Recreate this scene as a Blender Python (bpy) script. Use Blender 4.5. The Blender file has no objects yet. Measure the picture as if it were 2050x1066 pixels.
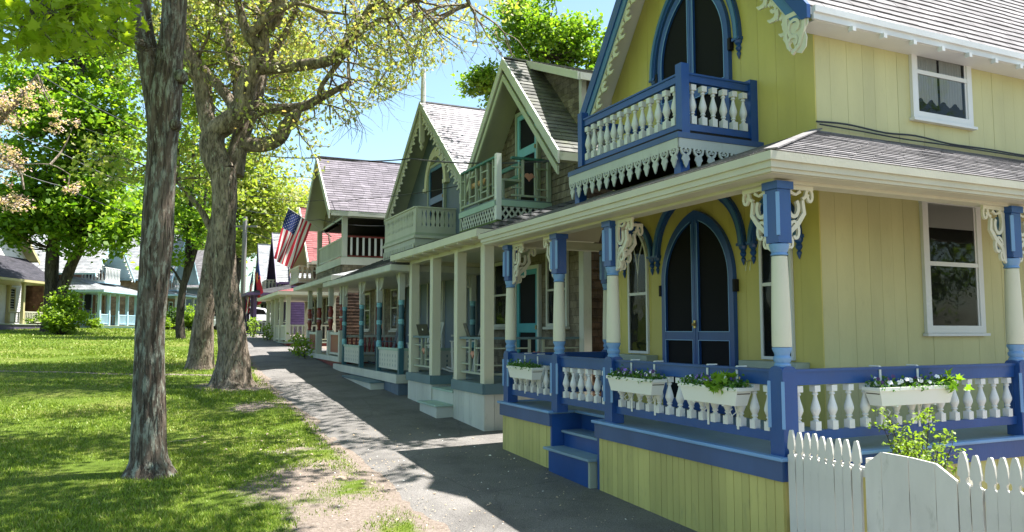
import bpy, bmesh, math, random
import numpy as np
from mathutils import Vector, Matrix, noise
R = math.radians
S = bpy.context.scene
COL = S.collection
# ------------------------------------------------------------------ camera, sky, sun, exposure
EYE = 1.9
F_, CX_, CY_, HY_ = 1553.0, 1025.0, 533.0, 662.0
PITCH = math.atan((HY_ - CY_) / F_)
cd = bpy.data.cameras.new('camera'); cam = bpy.data.objects.new('camera', cd); COL.objects.link(cam)
cd.sensor_width = 36; cd.lens = 36 * F_ / 2050.0; cd.clip_start = 0.1; cd.clip_end = 3000
cam.location = (0, 0, EYE); cam.rotation_euler = (R(90) + PITCH, 0, 0)
S.camera = cam
SUN_AZ, SUN_EL = R(17), R(69)      # azimuth measured from +X towards +Y
w = bpy.data.worlds.new('World'); S.world = w; w.use_nodes = True
nt = w.node_tree; bg = nt.nodes['Background']
sky = nt.nodes.new('ShaderNodeTexSky'); sky.sky_type = 'NISHITA'; sky.sun_disc = False
sky.sun_elevation = SUN_EL; sky.sun_rotation = R(90) - SUN_AZ
sky.air_density = 1.0; sky.dust_density = 1.0; sky.ozone_density = 1.0
tint = nt.nodes.new('ShaderNodeMixRGB'); tint.blend_type = 'MULTIPLY'; tint.inputs[0].default_value = 1; tint.inputs[2].default_value = (1.0, 1.08, 1.0, 1)
nt.links.new(sky.outputs[0], tint.inputs[1]); nt.links.new(tint.outputs[0], bg.inputs[0]); bg.inputs[1].default_value = 0.082
sd = bpy.data.lights.new('sun', 'SUN'); sd.energy = 5.0; sd.angle = R(0.6); sd.color = (1.0, 0.96, 0.9)
sun = bpy.data.objects.new('sun', sd); COL.objects.link(sun)
dv = Vector((math.cos(SUN_AZ) * math.cos(SUN_EL), math.sin(SUN_AZ) * math.cos(SUN_EL), math.sin(SUN_EL)))
sun.rotation_euler = dv.to_track_quat('Z', 'Y').to_euler(); sun.location = (10, 5, 30)
S.view_settings.view_transform = 'Standard'; S.view_settings.look = 'None'
S.view_settings.exposure = 1.80; S.view_settings.gamma = 1.0
S.cycles.max_bounces = 6; S.cycles.diffuse_bounces = 3; S.cycles.glossy_bounces = 2
S.cycles.transmission_bounces = 4; S.cycles.transparent_max_bounces = 8
S.cycles.caustics_reflective = False; S.cycles.caustics_refractive = False
try: S.cycles.use_denoising = True
except Exception: pass

def at(px, py, y):
    """world point seen at a pixel of the 2050x1066 photo, at distance y"""
    a = (px - CX_) / F_; b = (CY_ - py) / F_; c, s = math.cos(PITCH), math.sin(PITCH)
    d = (a, c - b * s, s + b * c); t = y / d[1]
    return Vector((a * t, y, EYE + d[2] * t))
GY = [-20, 2, 4, 7, 12, 16, 22, 26, 31, 45, 60, 90, 300]
GZ = [-2.0, -1.98, -1.96, -1.9, -1.7, -1.48, -1.16, -.95, -.62, -.28, -.3, -.1, 1.5]
def G(x, y): return EYE + np.interp(y, GY, GZ) + 0.02 * np.maximum(0, -np.asarray(x, float) - 6)
def g(x, y): return float(G(x, y))

# ------------------------------------------------------------------ materials
MATS = {}
def newmat(name):
    m = bpy.data.materials.new(name); m.use_nodes = True
    return m, m.node_tree, m.node_tree.nodes, m.node_tree.links, m.node_tree.nodes['Principled BSDF']
def N(nodes, t, **kw):
    n = nodes.new(t)
    for k, v in kw.items():
        if isinstance(v, tuple) and k[0] == 'i': n.inputs[int(k[1:])].default_value = v
        elif k[0] == 'i' and k[1:].isdigit(): n.inputs[int(k[1:])].default_value = v
        else: setattr(n, k, v)
    return n
def ramp(nodes, stops, interp='LINEAR'):
    r = nodes.new('ShaderNodeValToRGB'); e = r.color_ramp.elements; r.color_ramp.interpolation = interp
    while len(e) < len(stops): e.new(0.5)
    for q, (p, c) in zip(e, stops): q.position = p; q.color = (c[0], c[1], c[2], 1) if len(c) == 3 else c
    return r
def paint(name, c, rough=.42, var=.10, scale=2.5, bump=.12, dirt=.0, streak=True, isl=.0):
    m, t, ns, lk, b = newmat(name)
    tc = N(ns, 'ShaderNodeTexCoord'); mp = N(ns, 'ShaderNodeMapping'); lk.new(tc.outputs['Object'], mp.inputs[0])
    mp.inputs['Scale'].default_value = (1, 1, .35 if streak else 1)
    n1 = N(ns, 'ShaderNodeTexNoise'); n1.inputs['Scale'].default_value = scale; n1.inputs['Detail'].default_value = 6
    lk.new(mp.outputs[0], n1.inputs[0])
    n2 = N(ns, 'ShaderNodeTexNoise'); n2.inputs['Scale'].default_value = 55; n2.inputs['Detail'].default_value = 4
    lk.new(mp.outputs[0], n2.inputs[0])
    lo = tuple(x * (1 - var) for x in c); hi = tuple(min(1, x * (1 + var)) for x in c)
    r = ramp(ns, [(.3, lo), (.7, hi)]); lk.new(n1.outputs[0], r.inputs[0]); out = r.outputs[0]
    if isl:
        ge = N(ns, 'ShaderNodeNewGeometry'); ri = ramp(ns, [(0, (1 - isl,) * 3), (1, (1 + isl * .5,) * 3)]); lk.new(ge.outputs['Random Per Island'], ri.inputs[0])
        mi = N(ns, 'ShaderNodeMixRGB', blend_type='MULTIPLY'); mi.inputs[0].default_value = 1; lk.new(out, mi.inputs[1]); lk.new(ri.outputs[0], mi.inputs[2]); out = mi.outputs[0]
    if dirt:
        n3 = N(ns, 'ShaderNodeTexNoise'); n3.inputs['Scale'].default_value = 9; n3.inputs['Detail'].default_value = 8
        n3.inputs['Roughness'].default_value = .75; lk.new(mp.outputs[0], n3.inputs[0])
        rr = ramp(ns, [(.56, (0, 0, 0)), (.72, (dirt, dirt, dirt))]); lk.new(n3.outputs[0], rr.inputs[0])
        mx = N(ns, 'ShaderNodeMixRGB'); lk.new(rr.outputs[0], mx.inputs[0]); lk.new(out, mx.inputs[1])
        mx.inputs[2].default_value = (.13, .13, .08, 1); out = mx.outputs[0]
    lk.new(out, b.inputs['Base Color']); b.inputs['Roughness'].default_value = rough
    bp = N(ns, 'ShaderNodeBump'); bp.inputs['Strength'].default_value = bump; bp.inputs['Distance'].default_value = .01
    lk.new(n2.outputs[0], bp.inputs['Height']); lk.new(bp.outputs[0], b.inputs['Normal'])
    MATS[name] = m; return m
def shingle(name, c1, c2, w=.18, h=.12, rough=.85, slope=1.0, moss=0, spread=.5, bump=.5):
    """wood or asphalt shingles: brick cells whose u runs along the wall and v up it"""
    m, t, ns, lk, b = newmat(name)
    tc = N(ns, 'ShaderNodeTexCoord'); sp = N(ns, 'ShaderNodeSeparateXYZ'); lk.new(tc.outputs['Object'], sp.inputs[0])
    ad = N(ns, 'ShaderNodeMath', operation='ADD'); lk.new(sp.outputs[0], ad.inputs[0]); lk.new(sp.outputs[1], ad.inputs[1])
    ml = N(ns, 'ShaderNodeMath', operation='MULTIPLY'); lk.new(sp.outputs[2], ml.inputs[0]); ml.inputs[1].default_value = slope
    cb = N(ns, 'ShaderNodeCombineXYZ'); lk.new(ad.outputs[0], cb.inputs[0]); lk.new(ml.outputs[0], cb.inputs[1])
    br = N(ns, 'ShaderNodeTexBrick'); lk.new(cb.outputs[0], br.inputs[0])
    br.inputs['Scale'].default_value = 1; br.inputs['Brick Width'].default_value = w; br.inputs['Row Height'].default_value = h
    br.inputs['Mortar Size'].default_value = .004; br.inputs['Mortar Smooth'].default_value = .3
    br.inputs['Color1'].default_value = (*c1, 1); br.inputs['Color2'].default_value = (*c2, 1)
    br.inputs['Mortar'].default_value = (*[x * .45 for x in c1], 1); br.offset = .5; br.squash = 1
    nz = N(ns, 'ShaderNodeTexNoise'); nz.inputs['Scale'].default_value = 3; nz.inputs['Detail'].default_value = 8
    nz.inputs['Roughness'].default_value = .7; lk.new(tc.outputs['Object'], nz.inputs[0])
    rr = ramp(ns, [(.25, (1 - spread,) * 3), (.75, (1 + spread * .4,) * 3)]); lk.new(nz.outputs[0], rr.inputs[0])
    mx = N(ns, 'ShaderNodeMixRGB', blend_type='MULTIPLY'); mx.inputs[0].default_value = 1
    lk.new(br.outputs[0], mx.inputs[1]); lk.new(rr.outputs[0], mx.inputs[2]); out = mx.outputs[0]
    ge = N(ns, 'ShaderNodeNewGeometry'); ri = ramp(ns, [(0, (.74,) * 3), (1, (1.14,) * 3)]); lk.new(ge.outputs['Random Per Island'], ri.inputs[0])
    mi = N(ns, 'ShaderNodeMixRGB', blend_type='MULTIPLY'); mi.inputs[0].default_value = 1; lk.new(out, mi.inputs[1]); lk.new(ri.outputs[0], mi.inputs[2]); out = mi.outputs[0]
    if moss:
        n3 = N(ns, 'ShaderNodeTexNoise'); n3.inputs['Scale'].default_value = 1.7; n3.inputs['Detail'].default_value = 6
        lk.new(tc.outputs['Object'], n3.inputs[0])
        r3 = ramp(ns, [(.5, (0, 0, 0)), (.68, (moss, moss, moss))]); lk.new(n3.outputs[0], r3.inputs[0])
        m3 = N(ns, 'ShaderNodeMixRGB'); lk.new(r3.outputs[0], m3.inputs[0]); lk.new(out, m3.inputs[1])
        m3.inputs[2].default_value = (.12, .13, .07, 1); out = m3.outputs[0]
    lk.new(out, b.inputs['Base Color']); b.inputs['Roughness'].default_value = rough
    n2 = N(ns, 'ShaderNodeTexNoise'); n2.inputs['Scale'].default_value = 60; n2.inputs['Detail'].default_value = 3
    lk.new(tc.outputs['Object'], n2.inputs[0])
    a2 = N(ns, 'ShaderNodeMath', operation='MULTIPLY_ADD'); lk.new(br.outputs['Fac'], a2.inputs[0]); a2.inputs[1].default_value = -1.2
    lk.new(n2.outputs[0], a2.inputs[2])
    bp = N(ns, 'ShaderNodeBump'); bp.inputs['Strength'].default_value = bump; bp.inputs['Distance'].default_value = .008
    lk.new(a2.outputs[0], bp.inputs['Height']); lk.new(bp.outputs[0], b.inputs['Normal'])
    MATS[name] = m; return m
def plain(name, c, rough=.5, metal=0, spec=.5):
    m, t, ns, lk, b = newmat(name); b.inputs['Base Color'].default_value = (*c, 1); b.inputs['Roughness'].default_value = rough
    b.inputs['Metallic'].default_value = metal; b.inputs['Specular IOR Level'].default_value = spec; MATS[name] = m; return m
def leafmat(name, c1, c2, c3=None, transl=.45):
    m, t, ns, lk, b = newmat(name)
    ge = N(ns, 'ShaderNodeNewGeometry')
    st = [(0, c1), (1, c2)] if c3 is None else [(0, c1), (.75, c2), (1, c3)]
    r = ramp(ns, st); lk.new(ge.outputs['Random Per Island'], r.inputs[0])
    lk.new(r.outputs[0], b.inputs['Base Color']); b.inputs['Roughness'].default_value = .5; b.inputs['Specular IOR Level'].default_value = .35
    tr = N(ns, 'ShaderNodeBsdfTranslucent')
    hs = N(ns, 'ShaderNodeMixRGB', blend_type='MULTIPLY'); hs.inputs[0].default_value = 1; lk.new(r.outputs[0], hs.inputs[1])
    hs.inputs[2].default_value = (1.9, 2.0, .8, 1); lk.new(hs.outputs[0], tr.inputs[0])
    mx = N(ns, 'ShaderNodeMixShader'); mx.inputs[0].default_value = transl
    lk.new(b.outputs[0], mx.inputs[1]); lk.new(tr.outputs[0], mx.inputs[2]); lk.new(mx.outputs[0], ns['Material Output'].inputs[0])
    MATS[name] = m; return m
def barkmat(name, dark, light, lichen=None, zs=.18, scale=9, lf=.56, bump=1.0):
    m, t, ns, lk, b = newmat(name)
    tc = N(ns, 'ShaderNodeTexCoord'); mp = N(ns, 'ShaderNodeMapping'); lk.new(tc.outputs['Object'], mp.inputs[0])
    mp.inputs['Scale'].default_value = (1, 1, zs)
    n1 = N(ns, 'ShaderNodeTexNoise'); n1.inputs['Scale'].default_value = scale; n1.inputs['Detail'].default_value = 10
    n1.inputs['Roughness'].default_value = .7; n1.inputs['Distortion'].default_value = .6; lk.new(mp.outputs[0], n1.inputs[0])
    mq = N(ns, 'ShaderNodeMapping'); lk.new(tc.outputs['Object'], mq.inputs[0]); mq.inputs['Scale'].default_value = (1, 1, zs * .8)
    vo = N(ns, 'ShaderNodeTexNoise'); vo.inputs['Scale'].default_value = scale * 3; vo.inputs['Detail'].default_value = 5; vo.inputs['Distortion'].default_value = 1.2; lk.new(mq.outputs[0], vo.inputs[0])
    r = ramp(ns, [(.34, dark), (.62, light)]); lk.new(n1.outputs[0], r.inputs[0]); out = r.outputs[0]
    if lichen:
        n3 = N(ns, 'ShaderNodeTexNoise'); n3.inputs['Scale'].default_value = 13; n3.inputs['Detail'].default_value = 9
        n3.inputs['Roughness'].default_value = .72
        m2 = N(ns, 'ShaderNodeMapping'); lk.new(tc.outputs['Object'], m2.inputs[0]); m2.inputs['Scale'].default_value = (1, 1, .3); lk.new(m2.outputs[0], n3.inputs[0])
        r3 = ramp(ns, [(lf - .03, (0, 0, 0)), (lf + .05, (1, 1, 1))]); lk.new(n3.outputs[0], r3.inputs[0])
        m3 = N(ns, 'ShaderNodeMixRGB'); lk.new(r3.outputs[0], m3.inputs[0]); lk.new(out, m3.inputs[1]); m3.inputs[2].default_value = (*lichen, 1); out = m3.outputs[0]
    cr = ramp(ns, [(.36, (.3, .3, .3)), (.5, (1, 1, 1))]); lk.new(vo.outputs[0], cr.inputs[0])
    mm = N(ns, 'ShaderNodeMixRGB', blend_type='MULTIPLY'); mm.inputs[0].default_value = .8; lk.new(out, mm.inputs[1]); lk.new(cr.outputs[0], mm.inputs[2])
    lk.new(mm.outputs[0], b.inputs['Base Color']); b.inputs['Roughness'].default_value = .9; b.inputs['Specular IOR Level'].default_value = .2
    ad = N(ns, 'ShaderNodeMath', operation='MULTIPLY_ADD'); lk.new(cr.outputs[0], ad.inputs[0]); ad.inputs[1].default_value = .6; lk.new(n1.outputs[0], ad.inputs[2])
    bp = N(ns, 'ShaderNodeBump'); bp.inputs['Strength'].default_value = bump; bp.inputs['Distance'].default_value = .03
    lk.new(ad.outputs[0], bp.inputs['Height']); lk.new(bp.outputs[0], b.inputs['Normal'])
    MATS[name] = m; return m
def glass(name='glass', tint=(.01, .012, .014), rough=.03):
    """window pane: mostly clear, mirrors the sky and trees at its surface"""
    m, t, ns, lk, b = newmat(name)
    tr = N(ns, 'ShaderNodeBsdfTransparent'); tr.inputs[0].default_value = (.75, .78, .78, 1)
    gl = N(ns, 'ShaderNodeBsdfGlossy'); gl.inputs['Roughness'].default_value = rough; gl.inputs[0].default_value = (.5, .53, .55, 1)
    fr = N(ns, 'ShaderNodeFresnel'); fr.inputs[0].default_value = 1.38
    nz = N(ns, 'ShaderNodeTexNoise'); nz.inputs['Scale'].default_value = 1.3; tc = N(ns, 'ShaderNodeTexCoord'); lk.new(tc.outputs['Object'], nz.inputs[0])
    bp = N(ns, 'ShaderNodeBump'); bp.inputs['Strength'].default_value = .15; bp.inputs['Distance'].default_value = .1; lk.new(nz.outputs[0], bp.inputs['Height'])
    lk.new(bp.outputs[0], gl.inputs['Normal'])
    mx = N(ns, 'ShaderNodeMixShader'); lk.new(fr.outputs[0], mx.inputs[0]); lk.new(tr.outputs[0], mx.inputs[1]); lk.new(gl.outputs[0], mx.inputs[2])
    lk.new(mx.outputs[0], ns['Material Output'].inputs[0]); MATS[name] = m; return m

paint('yellow', (.53, .45, .12), var=.08, rough=.5, dirt=.10, isl=.05)
paint('sunlit_yellow', (.52, .485, .235), var=.08, rough=.55, dirt=.12, isl=.05)  # front yellow made paler, sunlight on the side wall put into the colour
paint('skirt_yellow', (.47, .43, .14), var=.12, rough=.5, dirt=.30, isl=.14)
paint('blue', (.014, .066, .235), var=.12, rough=.32, dirt=.10)
paint('slate_blue', (.035, .08, .20), var=.15, rough=.4)
paint('light_blue', (.16, .31, .55), var=.1, rough=.35)
paint('mid_blue', (.05, .15, .30), var=.1, rough=.35)
paint('step_blue', (.20, .30, .38), var=.14, rough=.5, dirt=.25)
paint('white', (.66, .66, .64), var=.05, rough=.45)
paint('cream', (.52, .50, .39), var=.06, rough=.5)
paint('fence_white', (.60, .585, .53), var=.08, rough=.6, dirt=.40, scale=6, isl=.12)
paint('ivory', (.60, .58, .45), var=.05, rough=.5, dirt=.12)
paint('sage', (.33, .37, .29), var=.08, rough=.5, dirt=.1)
paint('sage_white', (.51, .52, .465), var=.08, rough=.55, dirt=.3, isl=.08)
paint('teal', (.05, .28, .33), var=.12, rough=.4)
paint('dark_teal', (.035, .115, .15), var=.15, rough=.45)
paint('deck_gray', (.15, .20, .21), var=.15, rough=.6, dirt=.2)
paint('slate_teal', (.10, .17, .20), var=.1, rough=.5)
paint('aqua', (.18, .44, .50), var=.08, rough=.4)
paint('green_rail', (.05, .17, .14), var=.2, rough=.5, dirt=.3)
paint('pink_heart', (.48, .22, .16), var=.1, rough=.5)
paint('tan_heart', (.52, .30, .13), var=.1, rough=.5)
paint('red', (.22, .035, .03), var=.15, rough=.4)
paint('gray_blue', (.10, .14, .19), var=.1, rough=.5)
paint('purple', (.09, .06, .14), var=.1, rough=.4)
paint('navy', (.025, .035, .08), var=.2, rough=.5)
paint('yellow_trim', (.48, .42, .22), var=.08, rough=.5)
paint('plum', (.07, .055, .10), var=.2, rough=.6)
paint('porch_blue', (.42, .60, .72), var=.08, rough=.5)
paint('pale_green', (.33, .45, .38), var=.08, rough=.6)
paint('mossy', (.09, .13, .03), var=.3, rough=.8)
paint('soffit', (.40, .42, .32), var=.07, rough=.6)
plain('gallery_shaded_brown', (.045, .028, .02), .7)  # brown darkened to carry the gallery's inner shade in its colour
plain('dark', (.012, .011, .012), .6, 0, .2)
plain('screen', (.009, .009, .011), .75, 0, .15)
plain('interior', (.02, .019, .018), .8, 0, .1)  # near-black colour in place of the shade inside rooms
plain('curtain', (.62, .60, .56), .9, 0, .1)
plain('metal', (.5, .5, .5), .35, 1)
plain('plastic_white', (.72, .72, .66), .35, 0, .4)
plain('black_plastic', (.03, .035, .03), .4)
plain('cable', (.02, .02, .025), .6)
plain('soil', (.05, .035, .022), .95, 0, .1)
plain('brass', (.5, .38, .15), .35, 1)
shingle('roof_gray', (.15, .14, .145), (.23, .215, .22), .30, .125, slope=1.35, spread=.25)
shingle('roof_lilac', (.27, .25, .275), (.36, .34, .365), .30, .125, slope=1.3, spread=.25)
shingle('roof_purple', (.13, .115, .14), (.19, .17, .20), .30, .125, slope=1.3, spread=.25)
shingle('roof_old', (.09, .092, .085), (.16, .158, .145), .26, .14, slope=1.3, moss=.75)
shingle('roof_dark', (.05, .052, .056), (.09, .09, .093), .3, .125, slope=1.1)
shingle('roof_red', (.25, .07, .07), (.32, .10, .10), .3, .16, slope=1.2, spread=.3)
shingle('roof_plum', (.03, .03, .042), (.06, .055, .07), .3, .13, slope=2)
shingle('wood_shingle', (.15, .12, .08), (.27, .225, .16), .13, .135, spread=.55)
shingle('brown_shingle', (.07, .04, .024), (.13, .075, .045), .13, .12, spread=.5)
shingle('rust_shingle', (.19, .085, .05), (.28, .14, .08), .16, .14, spread=.4)
shingle('tan_shingle', (.25, .16, .1), (.34, .24, .16), .16, .14, spread=.4)
shingle('pale_roof', (.27, .28, .29), (.36, .37, .38), .3, .14, slope=1.2, spread=.2)
glass()

# ------------------------------------------------------------------ mesh builder
class MB:
    def __init__(s): s.v = []; s.f = []; s.m = []; s.mi = 0
    def add(s, vs, fs):
        b = len(s.v); s.v += [tuple(v) for v in vs]; s.f += [tuple(i + b for i in f) for f in fs]; s.m += [s.mi] * len(fs); return s
    def box(s, x0, x1, y0, y1, z0, z1):
        if x0 > x1: x0, x1 = x1, x0
        if y0 > y1: y0, y1 = y1, y0
        if z0 > z1: z0, z1 = z1, z0
        return s.add([(x0, y0, z0), (x1, y0, z0), (x1, y1, z0), (x0, y1, z0), (x0, y0, z1), (x1, y0, z1), (x1, y1, z1), (x0, y1, z1)],
                     [(0, 3, 2, 1), (4, 5, 6, 7), (0, 1, 5, 4), (1, 2, 6, 5), (2, 3, 7, 6), (3, 0, 4, 7)])
    def bar(s, a, b, w, h=None, up=(0, 0, 1)):
        a, b = Vector(a), Vector(b); h = h or w; d = (b - a).normalized(); up = Vector(up)
        if abs(d.dot(up)) > .98: up = Vector((1, 0, 0))
        x = d.cross(up).normalized() * w / 2; y = x.cross(d).normalized() * h / 2
        vs = [a - x - y, a + x - y, a + x + y, a - x + y, b - x - y, b + x - y, b + x + y, b - x + y]
        return s.add(vs, [(0, 1, 2, 3), (4, 7, 6, 5), (0, 4, 5, 1), (1, 5, 6, 2), (2, 6, 7, 3), (3, 7, 4, 0)])
    def quad(s, a, b, c, d): return s.add([a, b, c, d], [(0, 1, 2, 3)])
    def prism(s, pts, f, b, ax='x'):
        """polygon pts=(y,z) extruded over x from f to b (ax='x') or (x,z) over y (ax='y')"""
        n = len(pts); k = (lambda p, d: (d, p[0], p[1])) if ax == 'x' else (lambda p, d: (p[0], d, p[1])) if ax == 'y' else (lambda p, d: (p[0], p[1], d))
        vs = [k(p, f) for p in pts] + [k(p, b) for p in pts]
        return s.add(vs, [tuple(range(n)), tuple(reversed(range(n, 2 * n)))] + [(i, (i + 1) % n, (i + 1) % n + n, i + n) for i in range(n)])
    def band(s, o, i, f, b, ax='x', closed=False):
        n = len(o); k = (lambda p, d: (d, p[0], p[1])) if ax == 'x' else (lambda p, d: (p[0], d, p[1])) if ax == 'y' else (lambda p, d: (p[0], p[1], d))
        vs = [k(p, f) for p in o] + [k(p, f) for p in i] + [k(p, b) for p in o] + [k(p, b) for p in i]; fs = []
        for j in range(n if closed else n - 1):
            q = (j + 1) % n
            fs += [(j, q, n + q, n + j), (2 * n + j, 3 * n + j, 3 * n + q, 2 * n + q), (j, 2 * n + j, 2 * n + q, q), (n + j, n + q, 3 * n + q, 3 * n + j)]
        if not closed:
            e = n - 1; fs += [(0, n, 3 * n, 2 * n), (e, 2 * n + e, 3 * n + e, n + e)]
        return s.add(vs, fs)
    def stroke(s, pts, w, f, b, ax='x'):
        """flat ribbon of width w (number or list) along a 2D path"""
        n = len(pts); ws = w if isinstance(w, (list, tuple)) else [w] * n; o = []; i = []
        for j in range(n):
            p0 = pts[max(0, j - 1)]; p1 = pts[min(n - 1, j + 1)]; dx, dy = p1[0] - p0[0], p1[1] - p0[1]; L = math.hypot(dx, dy) or 1
            nx, ny = -dy / L * ws[j] / 2, dx / L * ws[j] / 2; o.append((pts[j][0] + nx, pts[j][1] + ny)); i.append((pts[j][0] - nx, pts[j][1] - ny))
        return s.band(o, i, f, b, ax)
    def tube(s, pts, rs, n=10, cap=True):
        pts = [Vector(p) for p in pts]; m = len(pts); rs = rs if isinstance(rs, (list, tuple)) else [rs] * m; b = len(s.v)
        ref = None
        for j, p in enumerate(pts):
            d = (pts[min(m - 1, j + 1)] - pts[max(0, j - 1)]); d = d.normalized() if d.length > 1e-9 else Vector((0, 0, 1))
            if ref is None:
                ref = d.cross(Vector((0, 1, 0)));
                if ref.length < .1: ref = d.cross(Vector((1, 0, 0)))
            ref = (ref - d * ref.dot(d)).normalized(); q = d.cross(ref)
            for k in range(n):
                a = 2 * math.pi * k / n; v = p + (ref * math.cos(a) + q * math.sin(a)) * rs[j]; s.v.append(tuple(v))
        nf = 0
        for j in range(m - 1):
            for k in range(n):
                k2 = (k + 1) % n; s.f.append((b + j * n + k, b + j * n + k2, b + (j + 1) * n + k2, b + (j + 1) * n + k)); nf += 1
        if cap: s.f.append(tuple(b + k for k in reversed(range(n)))); s.f.append(tuple(b + (m - 1) * n + k for k in range(n))); nf += 2
        s.m += [s.mi] * nf; return s
    def lathe(s, prof, cx=0, cy=0, n=14):
        """prof = [(r, z)...] bottom to top"""
        b = len(s.v)
        for r, z in prof:
            for k in range(n): a = 2 * math.pi * k / n; s.v.append((cx + r * math.cos(a), cy + r * math.sin(a), z))
        m = len(prof); nf = 0
        for j in range(m - 1):
            for k in range(n): k2 = (k + 1) % n; s.f.append((b + j * n + k, b + j * n + k2, b + (j + 1) * n + k2, b + (j + 1) * n + k)); nf += 1
        s.f.append(tuple(b + k for k in reversed(range(n)))); s.f.append(tuple(b + (m - 1) * n + k for k in range(n))); s.m += [s.mi] * (nf + 2); return s
    def courses(s, P0, P1, P2, P3, h=.125, t=.012, out=None, tab=.28, rg=random.Random(21)):
        """overlapping rows of shingles over the quad P0 P1 (bottom) P2 P3 (top, P3 above P0)"""
        P0, P1, P2, P3 = map(Vector, (P0, P1, P2, P3)); nrm = (P1 - P0).cross(((P3 + P2) - (P0 + P1))).normalized()
        if out is not None and nrm.dot(Vector(out)) < 0: nrm = -nrm
        L = ((P3 + P2) / 2 - (P0 + P1) / 2); L = L.length
        n = max(1, int(round(L / h)))
        for j in range(n):
            a, b2 = j / n, (j + 1) / n; A = P0.lerp(P3, a); B = P1.lerp(P2, a); C = P1.lerp(P2, b2); D = P0.lerp(P3, b2)
            W_ = (B - A).length; nt_ = max(1, int(W_ / tab)); us = [0.0] + sorted(min(.999, max(.001, (k + rg.uniform(-.22, .22)) / nt_)) for k in range(1, nt_)) + [1.0]
            for u0, u1 in zip(us[:-1], us[1:]):
                if (u1 - u0) * W_ < .01: continue
                e_ = t * rg.uniform(.88, 1.16); dn = (A - D).normalized() * rg.uniform(-.006, .006); g_ = .0025 / max(W_, .01)
                a1, b1 = A.lerp(B, u0 + g_) + dn, A.lerp(B, u1 - g_) + dn; c1, d1 = D.lerp(C, u1 - g_), D.lerp(C, u0 + g_)
                s.add([a1 + nrm * e_, b1 + nrm * e_, c1 + nrm * .001, d1 + nrm * .001, a1 - nrm * .002, b1 - nrm * .002], [(0, 1, 2, 3), (4, 5, 1, 0), (4, 0, 3), (5, 2, 1)])
            s.add([A - nrm * .003, B - nrm * .003, C - nrm * .003, D - nrm * .003], [(0, 1, 2, 3)])
        return s
    def build(s, name, mat, parent=None, smooth=False, loc=None, bevel=0):
        me = bpy.data.meshes.new(name); me.from_pydata(s.v, [], s.f)
        ms = mat if isinstance(mat, (list, tuple)) else [mat]
        for q in ms: me.materials.append(MATS[q] if isinstance(q, str) else q)
        if len(ms) > 1: me.polygons.foreach_set('material_index', s.m)
        if smooth: me.polygons.foreach_set('use_smooth', [True] * len(me.polygons))
        me.update(); o = bpy.data.objects.new(name, me); COL.objects.link(o)
        if parent is not None:
            o.parent = parent
            o.location = (0, 0, -parent.get('_zb', 0)) if (parent.type == 'EMPTY' and loc is None) else (loc or (0, 0, 0))
        elif loc: o.location = loc
        if smooth:
            try:
                md = None
                bpy.context.view_layer.objects.active = o
                me.set_sharp_from_angle(angle=R(40))
            except Exception: pass
        if bevel:
            md = o.modifiers.new('bevel', 'BEVEL'); md.width = bevel; md.segments = 2; md.limit_method = 'ANGLE'
        return o
def thing(name, label, cat, loc=(0, 0, 0), rz=0, group=None, zlocal=False):
    """an Empty at the thing's base; zlocal keeps the parts' z in world height"""
    o = bpy.data.objects.new(name, None); COL.objects.link(o); o.location = loc; o.rotation_euler = (0, 0, rz)
    o.empty_display_size = .2; o['label'] = label; o['category'] = cat
    if group: o['group'] = group
    o['_zb'] = loc[2] if zlocal else 0.0
    return o
def tag(o, label=None, cat=None, group=None, kind=None):
    for k, v in (('label', label), ('category', cat), ('group', group), ('kind', kind)):
        if v: o[k] = v
    return o
def copy_part(src, parent, loc, rz=0, name=None, scale=None):
    c = src.copy(); COL.objects.link(c); c.parent = parent; c.location = loc; c.rotation_euler = (0, 0, rz)
    if scale: c.scale = scale
    return c
def house(name, label, ox, oy, ang, zb, group=None):
    """local x = into the house, local y = along the front away from the camera, z = world height"""
    return thing(name, label, 'house', (ox, oy, zb), R(ang), group, zlocal=True)
def gothic(c, h, zs, za, n=12):
    """pointed arch outline from left spring to right spring"""
    H = za - zs; Rr = (h * h + H * H) / (2 * h); pts = []
    a1 = math.atan2(H, Rr - h)
    for k in range(n + 1): a = a1 * k / n; pts.append((c - h + Rr - Rr * math.cos(a), zs + Rr * math.sin(a)))
    right = [(2 * c - p[0], p[1]) for p in reversed(pts[:-1])]
    return pts + right
def arc(cx, cy, r, a0, a1, n=10): return [(cx + r * math.cos(R(a0 + (a1 - a0) * k / n)), cy + r * math.sin(R(a0 + (a1 - a0) * k / n))) for k in range(n + 1)]
def spiral(cx, cy, r0, r1, a0, a1, n=14): return [(cx + (r0 + (r1 - r0) * k / n) * math.cos(R(a0 + (a1 - a0) * k / n)), cy + (r0 + (r1 - r0) * k / n) * math.sin(R(a0 + (a1 - a0) * k / n))) for k in range(n + 1)]
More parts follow.
